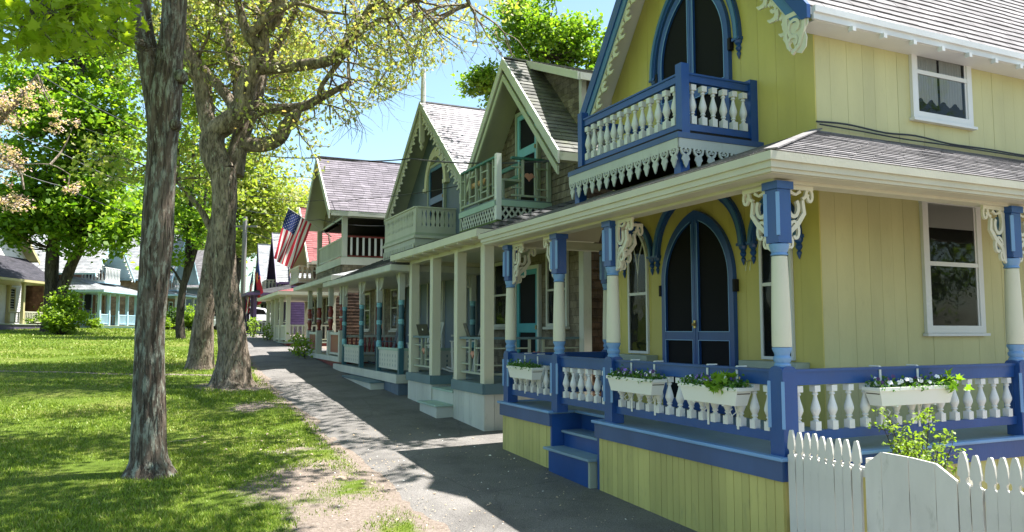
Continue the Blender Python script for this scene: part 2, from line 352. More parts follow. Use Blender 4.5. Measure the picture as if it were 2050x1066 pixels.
# ------------------------------------------------------------------ shared house pieces
def boards_front(mb, x, y0, y1, z0, top, w=.1, gap=.006, t=.012, rng=None, wv=0):
    """upright boards on a plane x=const facing -x; top = number or function(y)"""
    y = y0; rng = rng or random.Random(3)
    while y < y1 - .01:
        ww = w * (1 + (rng.random() - .5) * wv); y2 = min(y1, y + ww); a, b = y + gap / 2, y2 - gap / 2
        tt = x - t + (rng.random() - .5) * .003
        za, zb = (top(a), top(b)) if callable(top) else (top, top)
        if callable(top):
            m = max(top(a), top(b)); mb.prism([(a, z0), (b, z0), (b, zb), (a, za)], tt, x + .002)
        else: mb.prism([(a, z0), (b, z0), (b, zb), (a, za)], tt, x + .002)
        y = y2
def boards_side(mb, y, x0, x1, z0, z1, w=.1, gap=.006, t=.012, rng=None, wv=0, sgn=-1):
    x = x0; rng = rng or random.Random(4)
    while x < x1 - .01:
        ww = w * (1 + (rng.random() - .5) * wv); x2 = min(x1, x + ww)
        mb.box(x + gap / 2, x2 - gap / 2, y + sgn * (t + (rng.random() - .5) * .003), y, z0, z1); x = x2
def window_front(root, x, yc, w, z0, z1, mid, fmat='white', gothic_top=None, sill=True, curtain=False, fw=.06, d=.05, name='window', sillmat=None):
    mb = MB(); h = w / 2
    if gothic_top:
        o = [(yc - h, z0)] + gothic(yc, h, gothic_top, z1) + [(yc + h, z0)]
        i = [(yc - h + fw, z0 + fw)] + gothic(yc, h - fw, gothic_top, z1 - fw * 1.5) + [(yc + h - fw, z0 + fw)]
        mb.band(o, i, x - d, x, closed=True)
    else:
        mb.box(x - d, x, yc - h, yc - h + fw, z0, z1); mb.box(x - d, x, yc + h - fw, yc + h, z0, z1)
        mb.box(x - d - .003, x, yc - h - .01, yc + h + .01, z1 - fw, z1 + .012); mb.box(x - d, x, yc - h + fw, yc + h - fw, z0, z0 + fw)
        i = [(yc - h + fw, z0 + fw), (yc - h + fw, z1 - fw), (yc + h - fw, z1 - fw), (yc + h - fw, z0 + fw)]
    mb.box(x - d + .008, x - .004, yc - h + fw, yc + h - fw, mid - .02, mid + .02)
    if gothic_top:
        for s_ in (-1, 1):
            mb.stroke([(yc, mid), (yc, gothic_top - .15), (yc + s_ * .035, gothic_top + .1), (yc + s_ * (h - fw) * .75, z1 - fw * 3.2)], .014, x - d + .012, x - .01)
    f = mb.build(name, fmat, root)
    MB().prism(i, x - .008, x - .004).build('window_interior', 'interior', f)  # dark board standing in for the unlit room behind the pane
    if curtain:
        c = MB(); n = 24
        for (a, b) in ((i[0][0] + .01, i[0][0] + (i[-1][0] - i[0][0]) * .45), (i[0][0] + (i[-1][0] - i[0][0]) * .55, i[-1][0] - .01)):
            for k in range(n):
                p, q = a + (b - a) * k / n, a + (b - a) * (k + 1) / n
                c.quad((x - .013 - .003 * math.sin(k * 1.3), p, z0 + fw + .02), (x - .013 - .003 * math.sin((k + 1) * 1.3), q, z0 + fw + .02), (x - .013 - .003 * math.sin((k + 1) * 1.3), q, z1 - fw), (x - .013 - .003 * math.sin(k * 1.3), p, z1 - fw))
        c.build('curtain', 'curtain', f)
    MB().add([(x - .02, p[0], p[1]) for p in i], [tuple(range(len(i)))]).build('pane', 'glass', f)
    if sill: MB().box(x - d - .05, x - .002, yc - h - .04, yc + h + .04, z0 - .05, z0 - .003).build('sill', sillmat or fmat, f)
    return f
def window_side(root, y, x0, x1, z0, z1, mid, fmat='white', curtain=False, fw=.07, d=.05, sgn=-1, blind=False):
    mb = MB(); yo = y + sgn * d
    mb.box(x0, x0 + fw, yo, y, z0, z1); mb.box(x1 - fw, x1, yo, y, z0, z1); mb.box(x0 - .01, x1 + .01, yo + sgn * .003, y, z1 - fw, z1 + .012)
    mb.box(x0 + fw, x1 - fw, yo, y, z0, z0 + fw); mb.box(x0 + fw, x1 - fw, yo - sgn * .004, y, mid - .022, mid + .027)
    mb.box(x0 + fw, x0 + fw + .03, yo - sgn * .015, y, z0 + fw, z1 - fw); mb.box(x1 - fw - .03, x1 - fw, yo - sgn * .015, y, z0 + fw, z1 - fw)
    f = mb.build('window', fmat, root)
    a, b = x0 + fw + .03, x1 - fw - .03
    MB().box(a, b, y + sgn * .006, y + sgn * .012, z0 + fw, z1 - fw).build('window_interior', 'interior', f)  # dark board, the room's shade put into its colour
    if curtain:
        c = MB(); n = 30; L = b - a; rng = random.Random(8)
        for (p0, p1) in ((a, a + L * .42), (a + L * .47, b - L * .05)):
            ys = [y + sgn * (.017 + .004 * math.sin(k * 1.7 + p0)) for k in range(n + 1)]
            for k in range(n):
                p, q = p0 + (p1 - p0) * k / n, p0 + (p1 - p0) * (k + 1) / n
                c.quad((p, ys[k], z0 + fw + .14 + .03 * math.sin(k * .4)), (q, ys[k + 1], z0 + fw + .14 + .03 * math.sin((k + 1) * .4)), (q, ys[k + 1], z1 - fw - .02), (p, ys[k], z1 - fw - .02))
        c.build('curtain', 'curtain', f)
    if blind: MB().box(a, b, y + sgn * .014, y + sgn * .02, z1 - fw - .28, z1 - fw).build('blind', 'curtain', f)
    MB().quad((a, y + sgn * .027, z0 + fw), (b, y + sgn * .027, z0 + fw), (b, y + sgn * .027, z1 - fw), (a, y + sgn * .027, z1 - fw)).build('pane', 'glass', f)
    MB().box(x0 - .03, x1 + .03, yo + sgn * .03, y + sgn * .002, z0 - .035, z0 - .003).build('sill', fmat, f)
    return f
def gable_roof(root, x0, x1, yc, half, ze, pitch, mat, h=.13, t=.014, deck='soffit', thick=.09):
    zr = ze + pitch * half; mb = MB()
    mb.courses((x0, yc - half, ze), (x1, yc - half, ze), (x1, yc, zr), (x0, yc, zr), h, t, out=(0, -1, 1))
    mb.courses((x0, yc + half, ze), (x1, yc + half, ze), (x1, yc, zr), (x0, yc, zr), h, t, out=(0, 1, 1))
    mb.bar((x0, yc, zr + .005), (x1, yc, zr + .005), .12, .03)
    r = mb.build('roof', mat, root)
    n = MB(); e = .003
    for s_ in (-1, 1):
        n.prism([(yc + s_ * half, ze - e), (yc, zr - e), (yc, zr - thick), (yc + s_ * half, ze - thick)], x0 + .004, x1 - .004)
    n.build('roof_underside', deck, r)
    return r, zr
def rake(root, x, yc, half, ze, zr, w, off, t, mat, name='rake_board', cut=None):
    """sloping fascia pair at the front of a gable; off = drop of its upper edge below the roof line"""
    k = math.hypot(half, zr - ze) / half; o = off * k; q = w * k; out = []
    for s_ in (-1, 1):
        p = [(yc + s_ * half, ze - o), (yc, zr - o), (yc, zr - o - q), (yc + s_ * half, ze - o - q)]
        if cut and s_ < 0 and p[3][1] < cut:
            m_ = (zr - ze) / half; yl = yc - half + (cut - p[3][1]) / m_
            p = p[:3] + [(yl, cut)] + ([(p[0][0], cut)] if p[0][1] > cut else [])
            if p[0][1] <= cut: p[0] = (yc - half + (cut - (ze - o)) / m_, cut)
        out.append(MB().prism(p, x - t, x).build(name, mat, root))
    return out
def motif_scroll(mb, T, ln, dp, f, b, ax='x'):
    """one scroll of a bargeboard in (s along, d down) coordinates mapped by T"""
    P = lambda pts: [T(p[0] * ln, p[1] * dp) for p in pts]
    mb.stroke(P([(0, .06), (1.0, .06)]), dp * .16, f, b, ax)
    mb.stroke(P(spiral(.38, .38, .30, .09, -200, 120, 14)), dp * .2, f + .0008, b, ax)
    mb.stroke(P([(.6, .25), (.78, .42), (.8, .68), (.66, .95), (.50, 1.02)]), [dp * .28, dp * .32, dp * .28, dp * .2, dp * .06], f + .0016, b, ax)
    mb.stroke(P([(.7, .5), (.9, .48), (.99, .62)]), [dp * .14, dp * .13, dp * .05], f + .0024, b, ax)
    mb.stroke(P(arc(.16, .2, .13, 20, 300, 8)), dp * .1, f + .0032, b, ax)
def bargeboard(root, x, yc, half, ze, zr, off, ln, dp, mat='ivory', t=.025, skip=0.0, name='bargeboard'):
    L = math.hypot(half, zr - ze); n = int(L * (1 - skip) / ln); outs = []
    for s_ in (-1, 1):
        mb = MB(); sd_ = Vector((-s_ * half, zr - ze)) / L; dn = Vector((-s_ * (zr - ze), -half)) / L
        dn = dn if dn[1] < 0 else -dn
        for k in range(n):
            b0 = Vector((yc + s_ * half, ze)) + sd_ * (k * ln) + dn * off
            T = lambda a, d, b0=b0: tuple(b0 + sd_ * (ln - a) + dn * d)
            motif_scroll(mb, T, ln, dp, x - t, x)
        outs.append(mb.build(name, mat, root))
    return outs
def bracket_mesh(w=.34, h=.56, t=.03, mat='ivory', name='bracket'):
    """open scroll bracket in the plane x=0; post at y=0, running to +y, hanging from z=0"""
    mb = MB(); P = lambda pts: [(p[0] * w, p[1] * h) for p in pts]; k = [0]
    def st(pts, ww):
        k[0] += 1; mb.stroke(P(pts), ww, -t / 2 + .0006 * k[0], t / 2 - .0006 * k[0])
    st([(0, -.03), (.98, -.03)], .035)
    st(spiral(.34, -.30, .30, .10, 60, 400, 18), .033)
    st([(.62, -.22), (.66, -.42), (.45, -.58), (.18, -.72), (.1, -.95), (.02, -1.0)], [.03, .04, .045, .04, .035, .02])
    st(spiral(.34, -.72, .20, .07, 170, -130, 12), .026)
    st(spiral(.17, -.90, .13, .05, 150, -100, 10), .022)
    st([(.62, -.2), (.72, -.16), (.78, -.06)], [.03, .028, .03])
    st(spiral(.86, -.15, .12, .05, 90, -220, 10), .026)
    st([(.2, -.1), (.4, -.14), (.56, -.08)], [.03, .02, .03])
    st([(.04, -.05), (.04, -.98)], .03)
    return mb.build(name, mat, None)
def baluster_mesh(hh, r=.042, mat='white', sq=.062):
    mb = MB(); a = sq / 2; b0 = hh * .2; t0 = hh * .86
    mb.box(-a, a, -a, a, 0, b0); mb.box(-a, a, -a, a, t0, hh)
    prof = [(.62, 0), (.62, .03), (.42, .05), (.42, .09), (.66, .11), (.66, .14), (.5, .17), (.7, .24), (1., .36), (1., .44), (.82, .56), (.5, .74), (.38, .84), (.38, .88), (.6, .9), (.6, .94), (.45, .97), (.55, 1.)]
    mb.lathe([(p[0] * r, b0 + (t0 - b0) * p[1]) for p in prof], n=12)
    return mb.build('baluster', mat, None, smooth=True)
def pendant(mb, yc, z, x, s=1.0, mi=0):
    """carved drop under the end of a hood mould"""
    mb.box(x - .07 * s, x + .045, yc - .065 * s, yc + .065 * s, z - .015, z + .02)
    mb.lathe([(.002, z - .25 * s), (.022 * s, z - .20 * s), (.03 * s, z - .175 * s), (.014 * s, z - .15 * s), (.026 * s, z - .14 * s), (.042 * s, z - .11 * s), (.026 * s, z - .075 * s), (.048 * s, z - .05 * s), (.055 * s, z - .016)], x - .012, yc, 10)
def hood(root, x, yc, h, zs, za, w=.085, s=1.0):
    mb = MB(); o = gothic(yc, h, zs, za, 14); i = gothic(yc, h - w, zs, za - w * 1.35, 14)
    mb.mi = 0; mb.band(o, i, x - .055, x)
    mb.mi = 1; o2 = gothic(yc, h - w * .12, zs, za - w * .15, 14); i2 = gothic(yc, h - w * .62, zs, za - w * .8, 14); mb.band(o2, i2, x - .078, x - .054)
    mb.mi = 0
    for s_ in (-1, 1): pendant(mb, yc + s_ * (h - w / 2), zs, x, s)
    return mb.build('hood_mould', ['blue', 'mid_blue'], root)
def double_door(root, x, yc, h, z0, zs, za, mid, d=.06):
    mb = MB(); fw = .085
    o = [(yc - h, z0)] + gothic(yc, h, zs, za) + [(yc + h, z0)]; i = [(yc - h + fw, z0 + .12)] + gothic(yc, h - fw, zs, za - fw * 1.45) + [(yc + h - fw, z0 + .12)]
    mb.band(o, i, x - d, x, closed=True)
    mb.box(x - d - .004, x, yc - .055, yc - .004, z0 + .12, za - fw * 1.3); mb.box(x - d - .004, x, yc + .004, yc + .055, z0 + .12, za - fw * 1.3)
    mb.box(x - d + .003, x, yc - h + fw, yc - .055, mid - .055, mid + .055); mb.box(x - d + .003, x, yc + .055, yc + h - fw, mid - .055, mid + .055)
    dr = mb.build('door', 'blue', root)
    MB().prism(i, x - .02, x - .012).build('screen', 'screen', dr)
    b = MB(); e = .006; k = gothic(yc, h - fw, zs, za - fw * 1.45); n = len(k) // 2
    for pts in ([(yc - h + fw, mid + .055)] + [p for p in k if p[0] < yc - .06], [p for p in k if p[0] > yc + .06] + [(yc + h - fw, mid + .055)]):
        b.stroke(pts, .012, x - d - .003, x - d + .002)
    for s_ in (-1, 1):
        b.stroke([(yc + s_ * .058, z0 + .12), (yc + s_ * .058, mid - .055)], .01, x - d - .006, x - d); b.stroke([(yc + s_ * .058, mid + .055), (yc + s_ * .058, k[n - 1][1] - .03)], .01, x - d - .006, x - d)
        b.stroke([(yc + s_ * .06, mid + .055), (yc + s_ * (h - fw), mid + .055)], .01, x - d - .0055, x - d); b.stroke([(yc + s_ * .06, mid - .055), (yc + s_ * (h - fw), mid - .055)], .01, x - d - .0055, x - d)
        b.stroke([(yc + s_ * (h - fw), z0 + .12), (yc + s_ * (h - fw), mid - .055)], .01, x - d - .0055, x - d)
    b.build('bead', 'light_blue', dr)
    MB().box(x - d - .02, x - d - .002, yc - .02, yc + .02, mid + .1, mid + .2).lathe([(.018, mid + .13), (.024, mid + .15), (.018, mid + .17)], x - d - .035, yc, 8).build('handle', 'brass', dr)
    for s_ in (-1, 1): MB().box(x - d - .012, x - .01, yc + s_ * (h + .001), yc + s_ * (h + .045), zs - .18, zs - .03).build('hinge', 'dark', dr)
    return dr

# ------------------------------------------------------------------ yellow cottage
H1X, H1Y, H1A = 2.177, 6.4, 24.95
H1 = house('cottage', 'yellow cottage with blue trim, wraparound porch and small gable balcony', H1X, H1Y, H1A, g(3.5, 8) - .05, 'cottages along the right of the lane')
def build_h1():
    r = H1; XW, YS, YN, YC = 1.8, 1.2, 5.28, 3.24
    FL = .88
    topf = lambda y: 8.35 - 1.315 * abs(y - YC) - .14
    mb = MB(); rng = random.Random(5)
    mb.prism([(YS + .01, 0), (YN - .01, 0), (YN - .01, topf(YN)), (YC, topf(YC)), (YS + .01, topf(YS))], XW + .002, XW + .05)
    edges = [YS]; y = YS
    while y < YN - .1: y = min(YN, y + .24 + rng.random() * .06); edges.append(y)
    if edges[-1] < YN: edges.append(YN)
    edges = sorted(set(edges + [YC]))
    for a, b in zip(edges[:-1], edges[1:]): mb.prism([(a + .0015, .85), (b - .0015, .85), (b - .0015, topf(b)), (a + .0015, topf(a))], XW - .012 - rng.random() * .002, XW + .003)
    mb.build('front_wall', 'yellow', r)
    mb = MB(); mb.box(XW + .05, 8.6, YS + .012, YS + .06, 0, 5.48)
    boards_side(mb, YS + .012, XW + .001, 8.5, .85, 5.46, .24, .0028, .014, random.Random(7), .5)
    mb.box(XW + .05, 8.6, YN - .06, YN, 0, 5.48); mb.box(8.55, 8.6, YS, YN, 0, 5.48)
    mb.build('side_wall', 'sunlit_yellow', r)
    # main roof
    rf, zr = gable_roof(r, 1.42, 8.9, YC, 2.34, 5.27, 1.315, 'roof_gray', deck='white')
    rake(r, 1.42, YC, 2.36, 5.24, zr, .15, -.02, .05, 'blue', cut=5.13); rake(r, 1.418, YC, 2.34, 5.27, zr, .10, .135, .03, 'mid_blue', 'rake_moulding', cut=5.15)
    bargeboard(r, 1.44, YC, 2.34, 5.27, zr, .235, .27, .20, 'ivory')
    mb = MB(); mb.box(1.46, 8.9, .875, .905, 5.13, 5.262); mb.box(1.46, 8.9, .85, .876, 5.20, 5.268); mb.box(1.5, 8.9, .905, YS - .003, 5.125, 5.14)
    for k in range(15): mb.box(1.98 + k * .47, 2.03 + k * .47, .84, .90, 5.075, 5.128)
    mb.build('eave', 'white', r)
    e = MB(); T = lambda a, d: (.90 + a, 5.24 - d)      # scroll board at the near gable foot
    e.prism([T(*p) for p in ((0, 0), (.36, 0), (.36, .1), (.33, .16), (.355, .22), (.32, .27), (.30, .34), (.25, .37), (.26, .31), (.22, .28), (.20, .33), (.17, .42), (.10, .45), (.035, .40), (.02, .30), (.05, .22), (.0, .16))], 1.4, 1.412)
    for k, (pts, ww) in enumerate((([(.0, .0), (.30, .0)], .05), (spiral(.17, .14, .11, .04, 90, -260, 14), .035), (spiral(.19, .30, .09, .035, 60, -240, 12), .03), ([(.03, .02), (.05, .2), (.12, .36), (.22, .42)], .04), ([(.28, .02), (.29, .2), (.27, .33)], .03))):
        e.stroke([T(p[0], p[1]) for p in pts], ww, 1.385 - .001 * k, 1.41)
    e.build('corner_scroll', 'ivory', r)
    # deck
    mb = MB()
    for (x0, x1, y0, y1) in ((-.04, XW, -.06, 2.84), (-.04, XW, 3.94, 5.48), (.34, XW, 2.84, 3.94), (XW, 8.5, -.06, YS)): mb.box(x0, x1, y0, y1, .84, .868)
    mb.build('deck_floor', 'step_blue', r)
    n = MB(); z0, z1 = .852, .884
    n.box(-.075, .01, -.095, 2.87, z0, z1); n.box(-.075, .01, 3.91, 5.52, z0, z1); n.box(.01, 8.5, -.095, -.01, z0, z1); n.box(.30, .37, 2.87, 3.91, z0, z1)
    n.box(.01, .30, 2.83, 2.87, z0, z1); n.box(.01, .30, 3.91, 3.95, z0, z1); n.box(.01, XW, 5.44, 5.52, z0, z1)
    n.build('nosing', 'light_blue', r, bevel=.008)
    MB().box(-.045, -.012, -.065, 2.84, .69, .851).build('skirt_trim', 'slate_blue', r); MB().box(-.045, -.012, 3.94, 5.49, .69, .851).build('skirt_trim', 'slate_blue', r)
    n = MB(); n.box(-.012, 8.5, -.068, -.03, .69, .8505); n.box(-.012, XW, 5.455, 5.49, .69, .8505); n.build('side_trim', 'blue', r)
    mb = MB(); boards_front(mb, 0, -.035, 2.79, -.35, .69, .098, .005, .012, random.Random(1), .12); boards_front(mb, 0, 3.98, 5.45, -.35, .69, .098, .005, .012, random.Random(2), .12)
    boards_side(mb, -.03, .0, 8.4, -.35, .69, .12, .005, .012, random.Random(3), .1)
    mb.box(.0, .04, -.03, 2.79, -.35, .69); mb.box(.0, .04, 3.98, 5.45, -.35, .69); mb.box(.04, 8.4, -.03, .0, -.35, .69); mb.box(.0, XW, 5.42, 5.45, -.35, .69)
    mb.build('skirt', 'skirt_yellow', r)
    # steps
    st = MB(); st.box(-.08, .2, 2.93, 3.90, -.35, .405); st.box(.16, .42, 2.86, 3.93, -.35, .605); st.box(.42, .46, 2.84, 3.94, -.3, .84)
    st.box(-.01, .46, 2.79, 2.84, -.35, .848); st.box(-.01, .46, 3.94, 3.98, -.35, .848)
    s_ = st.build('steps', 'blue', r)
    t = MB(); t.box(-.12, .2, 2.86, 3.98, .408, .44); t.box(.12, .44, 2.845, 3.935, .608, .64); t.build('tread', 'step_blue', s_, bevel=.006)
    MB().box(-.08, .15, 2.885, 2.928, -.35, .405).build('side_panel', 'sage', s_)
    # porch roof
    zE, zW = 3.33, 4.06; mb = MB()
    mb.courses((-.25, -.25, zE), (-.25, 5.75, zE), (XW, YN, zW), (XW, YS, zW), .12, .012, out=(-1, 0, 1))
    mb.courses((-.25, -.25, zE), (8.6, -.25, zE), (8.6, YS, zW), (XW, YS, zW), .12, .012, out=(0, -1, 1))
    mb.courses((-.25, 5.75, zE), (XW, 5.75, zE), (XW, YN, zW), (XW, YN, zW), .12, .012, out=(0, 1, 1))
    mb.bar((-.25, -.25, zE + .012), (XW, YS, zW + .012), .11, .012)
    pr = mb.build('porch_roof', 'roof_gray', r)
    mb = MB()
    mb.box(-.27, -.235, -.27, 5.77, 3.255, 3.325); mb.box(-.235, 8.6, -.27, -.235, 3.255, 3.325)
    mb.box(-.245, -.20, -.245, 5.745, 3.20, 3.2545); mb.box(-.20, 8.6, -.245, -.20, 3.20, 3.2545)
    mb.box(-.225, -.16, -.225, 5.725, 3.168, 3.1995); mb.box(-.16, 8.6, -.225, -.16, 3.168, 3.1995)
    mb.box(-.2, -.0, -.2, 5.7, 3.161, 3.167); mb.box(-.0, 8.6, -.2, -.0, 3.161, 3.167)
    mb.box(-.01, .15, -.02, 5.6, 3.135, 3.25); mb.box(.15, 8.6, -.02, .13, 3.135, 3.25); mb.box(.15, XW, 5.44, 5.6, 3.135, 3.25)
    mb.build('porch_fascia', 'cream', pr)
    c = MB(); u_ = .03
    c.add([(-.2, -.2, zE - u_), (-.2, 5.7, zE - u_), (XW - .02, YN, zW - u_ - .02), (XW - .02, YS, zW - u_ - .02), (8.5, -.2, zE - u_), (8.5, YS - .01, zW - u_ - .02), (XW - .02, 5.7, zE - u_)], [(0, 3, 2, 1), (0, 4, 5, 3), (1, 2, 6)]); c.build('porch_ceiling', 'cream', pr)
    # posts
    def post():
        b = MB(); b.mi = 0; a = .072; q = .078
        b.box(-q, q, -q, q, -.01, .68); b.box(-q * .8, q * .8, -q * .8, q * .8, .68, .705)
        for ang in (0, 90):
            e_ = .003 if ang % 180 else .0045; pts = [(-q + e_, .675)] + [((q - e_) * math.cos(R(180 - k * 18)), .6815 + .042 * math.sin(R(k * 18))) for k in range(0, 11)] + [(q - e_, .675)]
            b.prism(pts, -q + e_, q - e_, 'x' if ang % 180 else 'y')
        b.box(-a, a, -a, a, 1.74, 2.245); b.box(-.09, .09, -.09, .09, 2.19, 2.2549)
        b.mi = 1; b.lathe([(.05, .70), (.066, .71), (.07, .735), (.058, .75), (.07, .765), (.074, .79), (.06, .81), (.066, .83), (.08, .86), (.08, .875), (.05, .88)], n=20)
        b.lathe([(.05, 1.635), (.074, 1.64), (.062, 1.66), (.07, 1.675), (.078, 1.70), (.084, 1.73), (.06, 1.742)], n=20)
        b.mi = 2; b.lathe([(.06, .875), (.079, .88), (.08, .9), (.078, 1.1), (.069, 1.45), (.064, 1.63), (.05, 1.637)], n=24)
        b.mi = 3
        for (sx, sy) in ((-1, -1), (-1, 1)):
            b.bar((sx * a, sy * a, 1.80), (sx * a, sy * a, 2.16), .03, .03, up=(1, 1, 0)); b.bar((sx * q, sy * q, .22), (sx * q, sy * q, .6), .026, .026, up=(1, 1, 0))
        return b.build('post', ['blue', 'light_blue', 'ivory', 'light_blue'], r, loc=(.07, .02, .885 - r['_zb']))
    p0 = post()
    for (x, y) in ((.07, 2.6), (.07, 3.88), (.07, 5.36), (3.15, .04), (6.2, .04), (1.72, 5.36)): copy_part(p0, r, (x, y, .885 - r['_zb']))
    for pl in p0.data.polygons: pl.use_smooth = True
    try: p0.data.set_sharp_from_angle(angle=R(35))
    except Exception: pass
    bk = bracket_mesh(); bk.parent = r; bk.location = (.07, .10, 3.134 - r['_zb'])
    zb = 3.134 - r['_zb']
    for (x, y, rz) in ((.07, 2.52, 180), (.07, 3.96, 0), (.07, 5.28, 180), (.15, .04, -90), (3.07, .04, 90), (3.23, .04, -90), (.15, 2.6, -90), (.15, 5.36, -90)):
        copy_part(bk, r, (x, y, zb), R(rz))
    bal = baluster_mesh(.375)
    used = [False]
    def railing(a, b, n, zb_, zt, hh, bobj, w=.05, tw=.13):
        a = Vector(a); b = Vector(b); m = MB(); up = (0, 0, 1)
        m.bar((a.x, a.y, zt - tw / 2), (b.x, b.y, zt - tw / 2), w, tw); m.bar((a.x, a.y, zt - .008), (b.x, b.y, zt - .008), w + .03, .022)
        m.bar((a.x, a.y, zb_ + .04), (b.x, b.y, zb_ + .04), w, .08)
        for e_ in (a, b): m.bar((e_.x, e_.y, zb_ + .03), (e_.x, e_.y, zt - .03), .012, .012)
        rl = m.build('railing', 'blue', r)
        for k in range(n):
            p = a.lerp(b, (k + .5) / n); ang = math.atan2(b.y - a.y, b.x - a.x)
            if not bobj.get('_used'):
                bobj['_used'] = 1; bobj.parent = rl; bobj.location = (p.x, p.y, zb_ + .078); bobj.rotation_euler = (0, 0, ang)
            else: copy_part(bobj, rl, (p.x, p.y, zb_ + .078), ang)
        return rl
    zt = 1.575; zbm = .985
    for (a, b, n) in (((.07, .1), (.07, 2.52), 14), ((.07, 2.68), (.07, 3.80), 6), ((.07, 3.96), (.07, 5.28), 7), ((.15, .04), (3.07, .04), 15), ((3.23, .04), (6.12, .04), 15), ((.15, 5.36), (1.64, 5.36), 8)):
        railing(a, b, n, zbm, zt, .375, bal)
    # door, windows and hood moulds below
    XF = XW - .014
    double_door(r, XF, YC, .73, .88, 2.55, 3.47, 1.83)
    hood(r, XF, YC, .92, 2.93, 3.14 + .62, .1)
    for yc in (4.6, 1.84):
        window_front(r, XF, yc, .5, 1.57, 3.37, 2.43, 'white', gothic_top=2.85, sill=False, fw=.035, d=.035)
        MB().box(XF - .2, XF, yc - .45, yc + .45, 1.46, 1.555).build('window_shelf', 'sage', r, bevel=.006)
        hood(r, XF, yc, .40, 2.93, 3.14 + .36, .085)
    window_side(r, YS - .002, 3.36, 4.39, 1.87, 3.46, 2.67, 'white', fw=.085, d=.04, blind=True)
    window_side(r, YS - .002, 3.29, 4.35, 4.37, 5.40, 4.93, 'white', curtain=True, fw=.085, d=.04)
    window_side(r, YS - .002, 6.2, 7.2, 1.87, 3.46, 2.67, 'white', fw=.085, d=.04)
    nb = MB()    # house number
    for k in (0, 1):
        y = 2.34 - k * .07
        nb.tube([(XF - .012, y + .03, 2.72), (XF - .012, y - .0, 2.735), (XF - .012, y - .03, 2.72), (XF - .012, y - .01, 2.66), (XF - .012, y - .005, 2.61)], .004, 6)
    nb.build('house_number', 'metal', r)
    # upper door + hood
    double_door(r, XF, YC, .74, 4.12, 5.55, 6.6, 5.0)
    hood(r, XF, YC, .93, 5.47, 6.85, .1)
    # balcony
    mb = MB(); mb.box(.55, XF, 1.99, 4.49, 4.035, 4.1); mb.build('balcony_deck', 'slate_blue', r)
    MB().box(.62, XF, 2.08, 4.42, 4.1, 4.15).box(.60, XF, 2.03, 4.45, 3.9, 4.034).build('balcony_floor', 'dark', r)  # near-black boxes stand in for the shadow under the rail and deck
    bb = baluster_mesh(.46, r=.045, sq=.07)
    for (x, y, hh) in ((.73, 2.13, 4.93), (.73, 4.37, 4.93), (XF - .05, 2.13, 4.87), (XF - .05, 4.37, 4.87)): MB().box(x - .055, x + .055, y - .055, y + .055, 4.12, hh).build('balcony_post', 'blue', r)
    MB().box(.62, .74, 2.04, 2.16, 3.55, 4.03).build('balcony_strut', 'blue', r); MB().box(.62, .74, 4.3, 4.42, 3.55, 4.03).build('balcony_strut', 'blue', r)
    for (a, b, n) in (((.73, 2.19), (.73, 4.31), 13), ((.79, 2.13), (XF - .1, 2.13), 6), ((.79, 4.37), (XF - .1, 4.37), 6)):
        railing(a, b, n, 4.165, 4.83, .46, bb, tw=.1)
    va = MB(); va.box(.56, .575, 2.0, 4.48, 3.925, 4.034); nn = 14; wd = 2.48 / nn
    def heart(mb, T, k):
        L = lambda pts: [T(*p) for p in pts]
        mb(L([(.5, .0), (.5, .12)]), .03, 0)
        for s_ in (-1, 1):
            mb(L([(.5 + s_ * .02, .42), (.5 + s_ * .28, .26), (.5 + s_ * .36, .1), (.5 + s_ * .26, -.02)]), [.03, .028, .026, .04], 1)
            mb(L([(.5 + s_ * .02, .16), (.5 + s_ * .12, .2), (.5 + s_ * .16, .1)]), .016, 2)
            mb(L([(.5 + s_ * .05, .48), (.5 + s_ * .2, .44), (.5 + s_ * .26, .58), (.5 + s_ * .12, .66)]), .02, 3)
        mb(L([(.5, .38), (.5, .62), (.5, .85), (.5, 1.0)]), [.06, .085, .045, .004], 4)
    for k in range(nn):
        T = lambda a, d, k=k: (2.0 + (k + a) * wd, 3.93 - d * .225)
        heart(lambda pts, ww, q: va.stroke(pts, ww, .558 + .0007 * q, .578 - .0007 * q), T, k)
    va.box(.56, 1.7, 2.0, 2.015, 3.925, 4.034)
    for k in range(5):
        T = lambda a, d, k=k: (.575 + (k + a) * wd, 3.93 - d * .225)
        heart(lambda pts, ww, q: va.stroke(pts, ww, 1.998 + .0007 * q, 2.016 - .0007 * q, 'y'), T, k)
    va.build('valance', 'sage_white', r)
build_h1()
GR = 'cottages along the right of the lane'
def shingle_wall(root, x, y0, y1, z0, z1, mat, apex=None, h=.135, name='front_wall', back=.05):
    """shingled front wall on x=const, optional gable above z1"""
    mb = MB(); mb.courses((x, y0, z0), (x, y1, z0), (x, y1, z1), (x, y0, z1), h, .014, out=(-1, 0, 0)); mb.box(x + .001, x + back, y0, y1, z0, z1)
    if apex:
        yc = (y0 + y1) / 2; mb.courses((x, y0, z1), (x, y1, z1), (x, yc, apex), (x, yc, apex), h, .014, out=(-1, 0, 0))
        mb.prism([(y0, z1), (y1, z1), (yc, apex)], x + .002, x + back)
    return mb.build(name, mat, root)
def shingle_side(root, y, x0, x1, z0, z1, mat, h=.135, sgn=-1, name='side_wall', mb=None):
    m = mb or MB(); m.courses((x0, y, z0), (x1, y, z0), (x1, y, z1), (x0, y, z1), h, .014, out=(0, sgn, 0)); m.box(x0, x1, y, y - sgn * .05, z0, z1)
    return None if mb else m.build(name, mat, root)
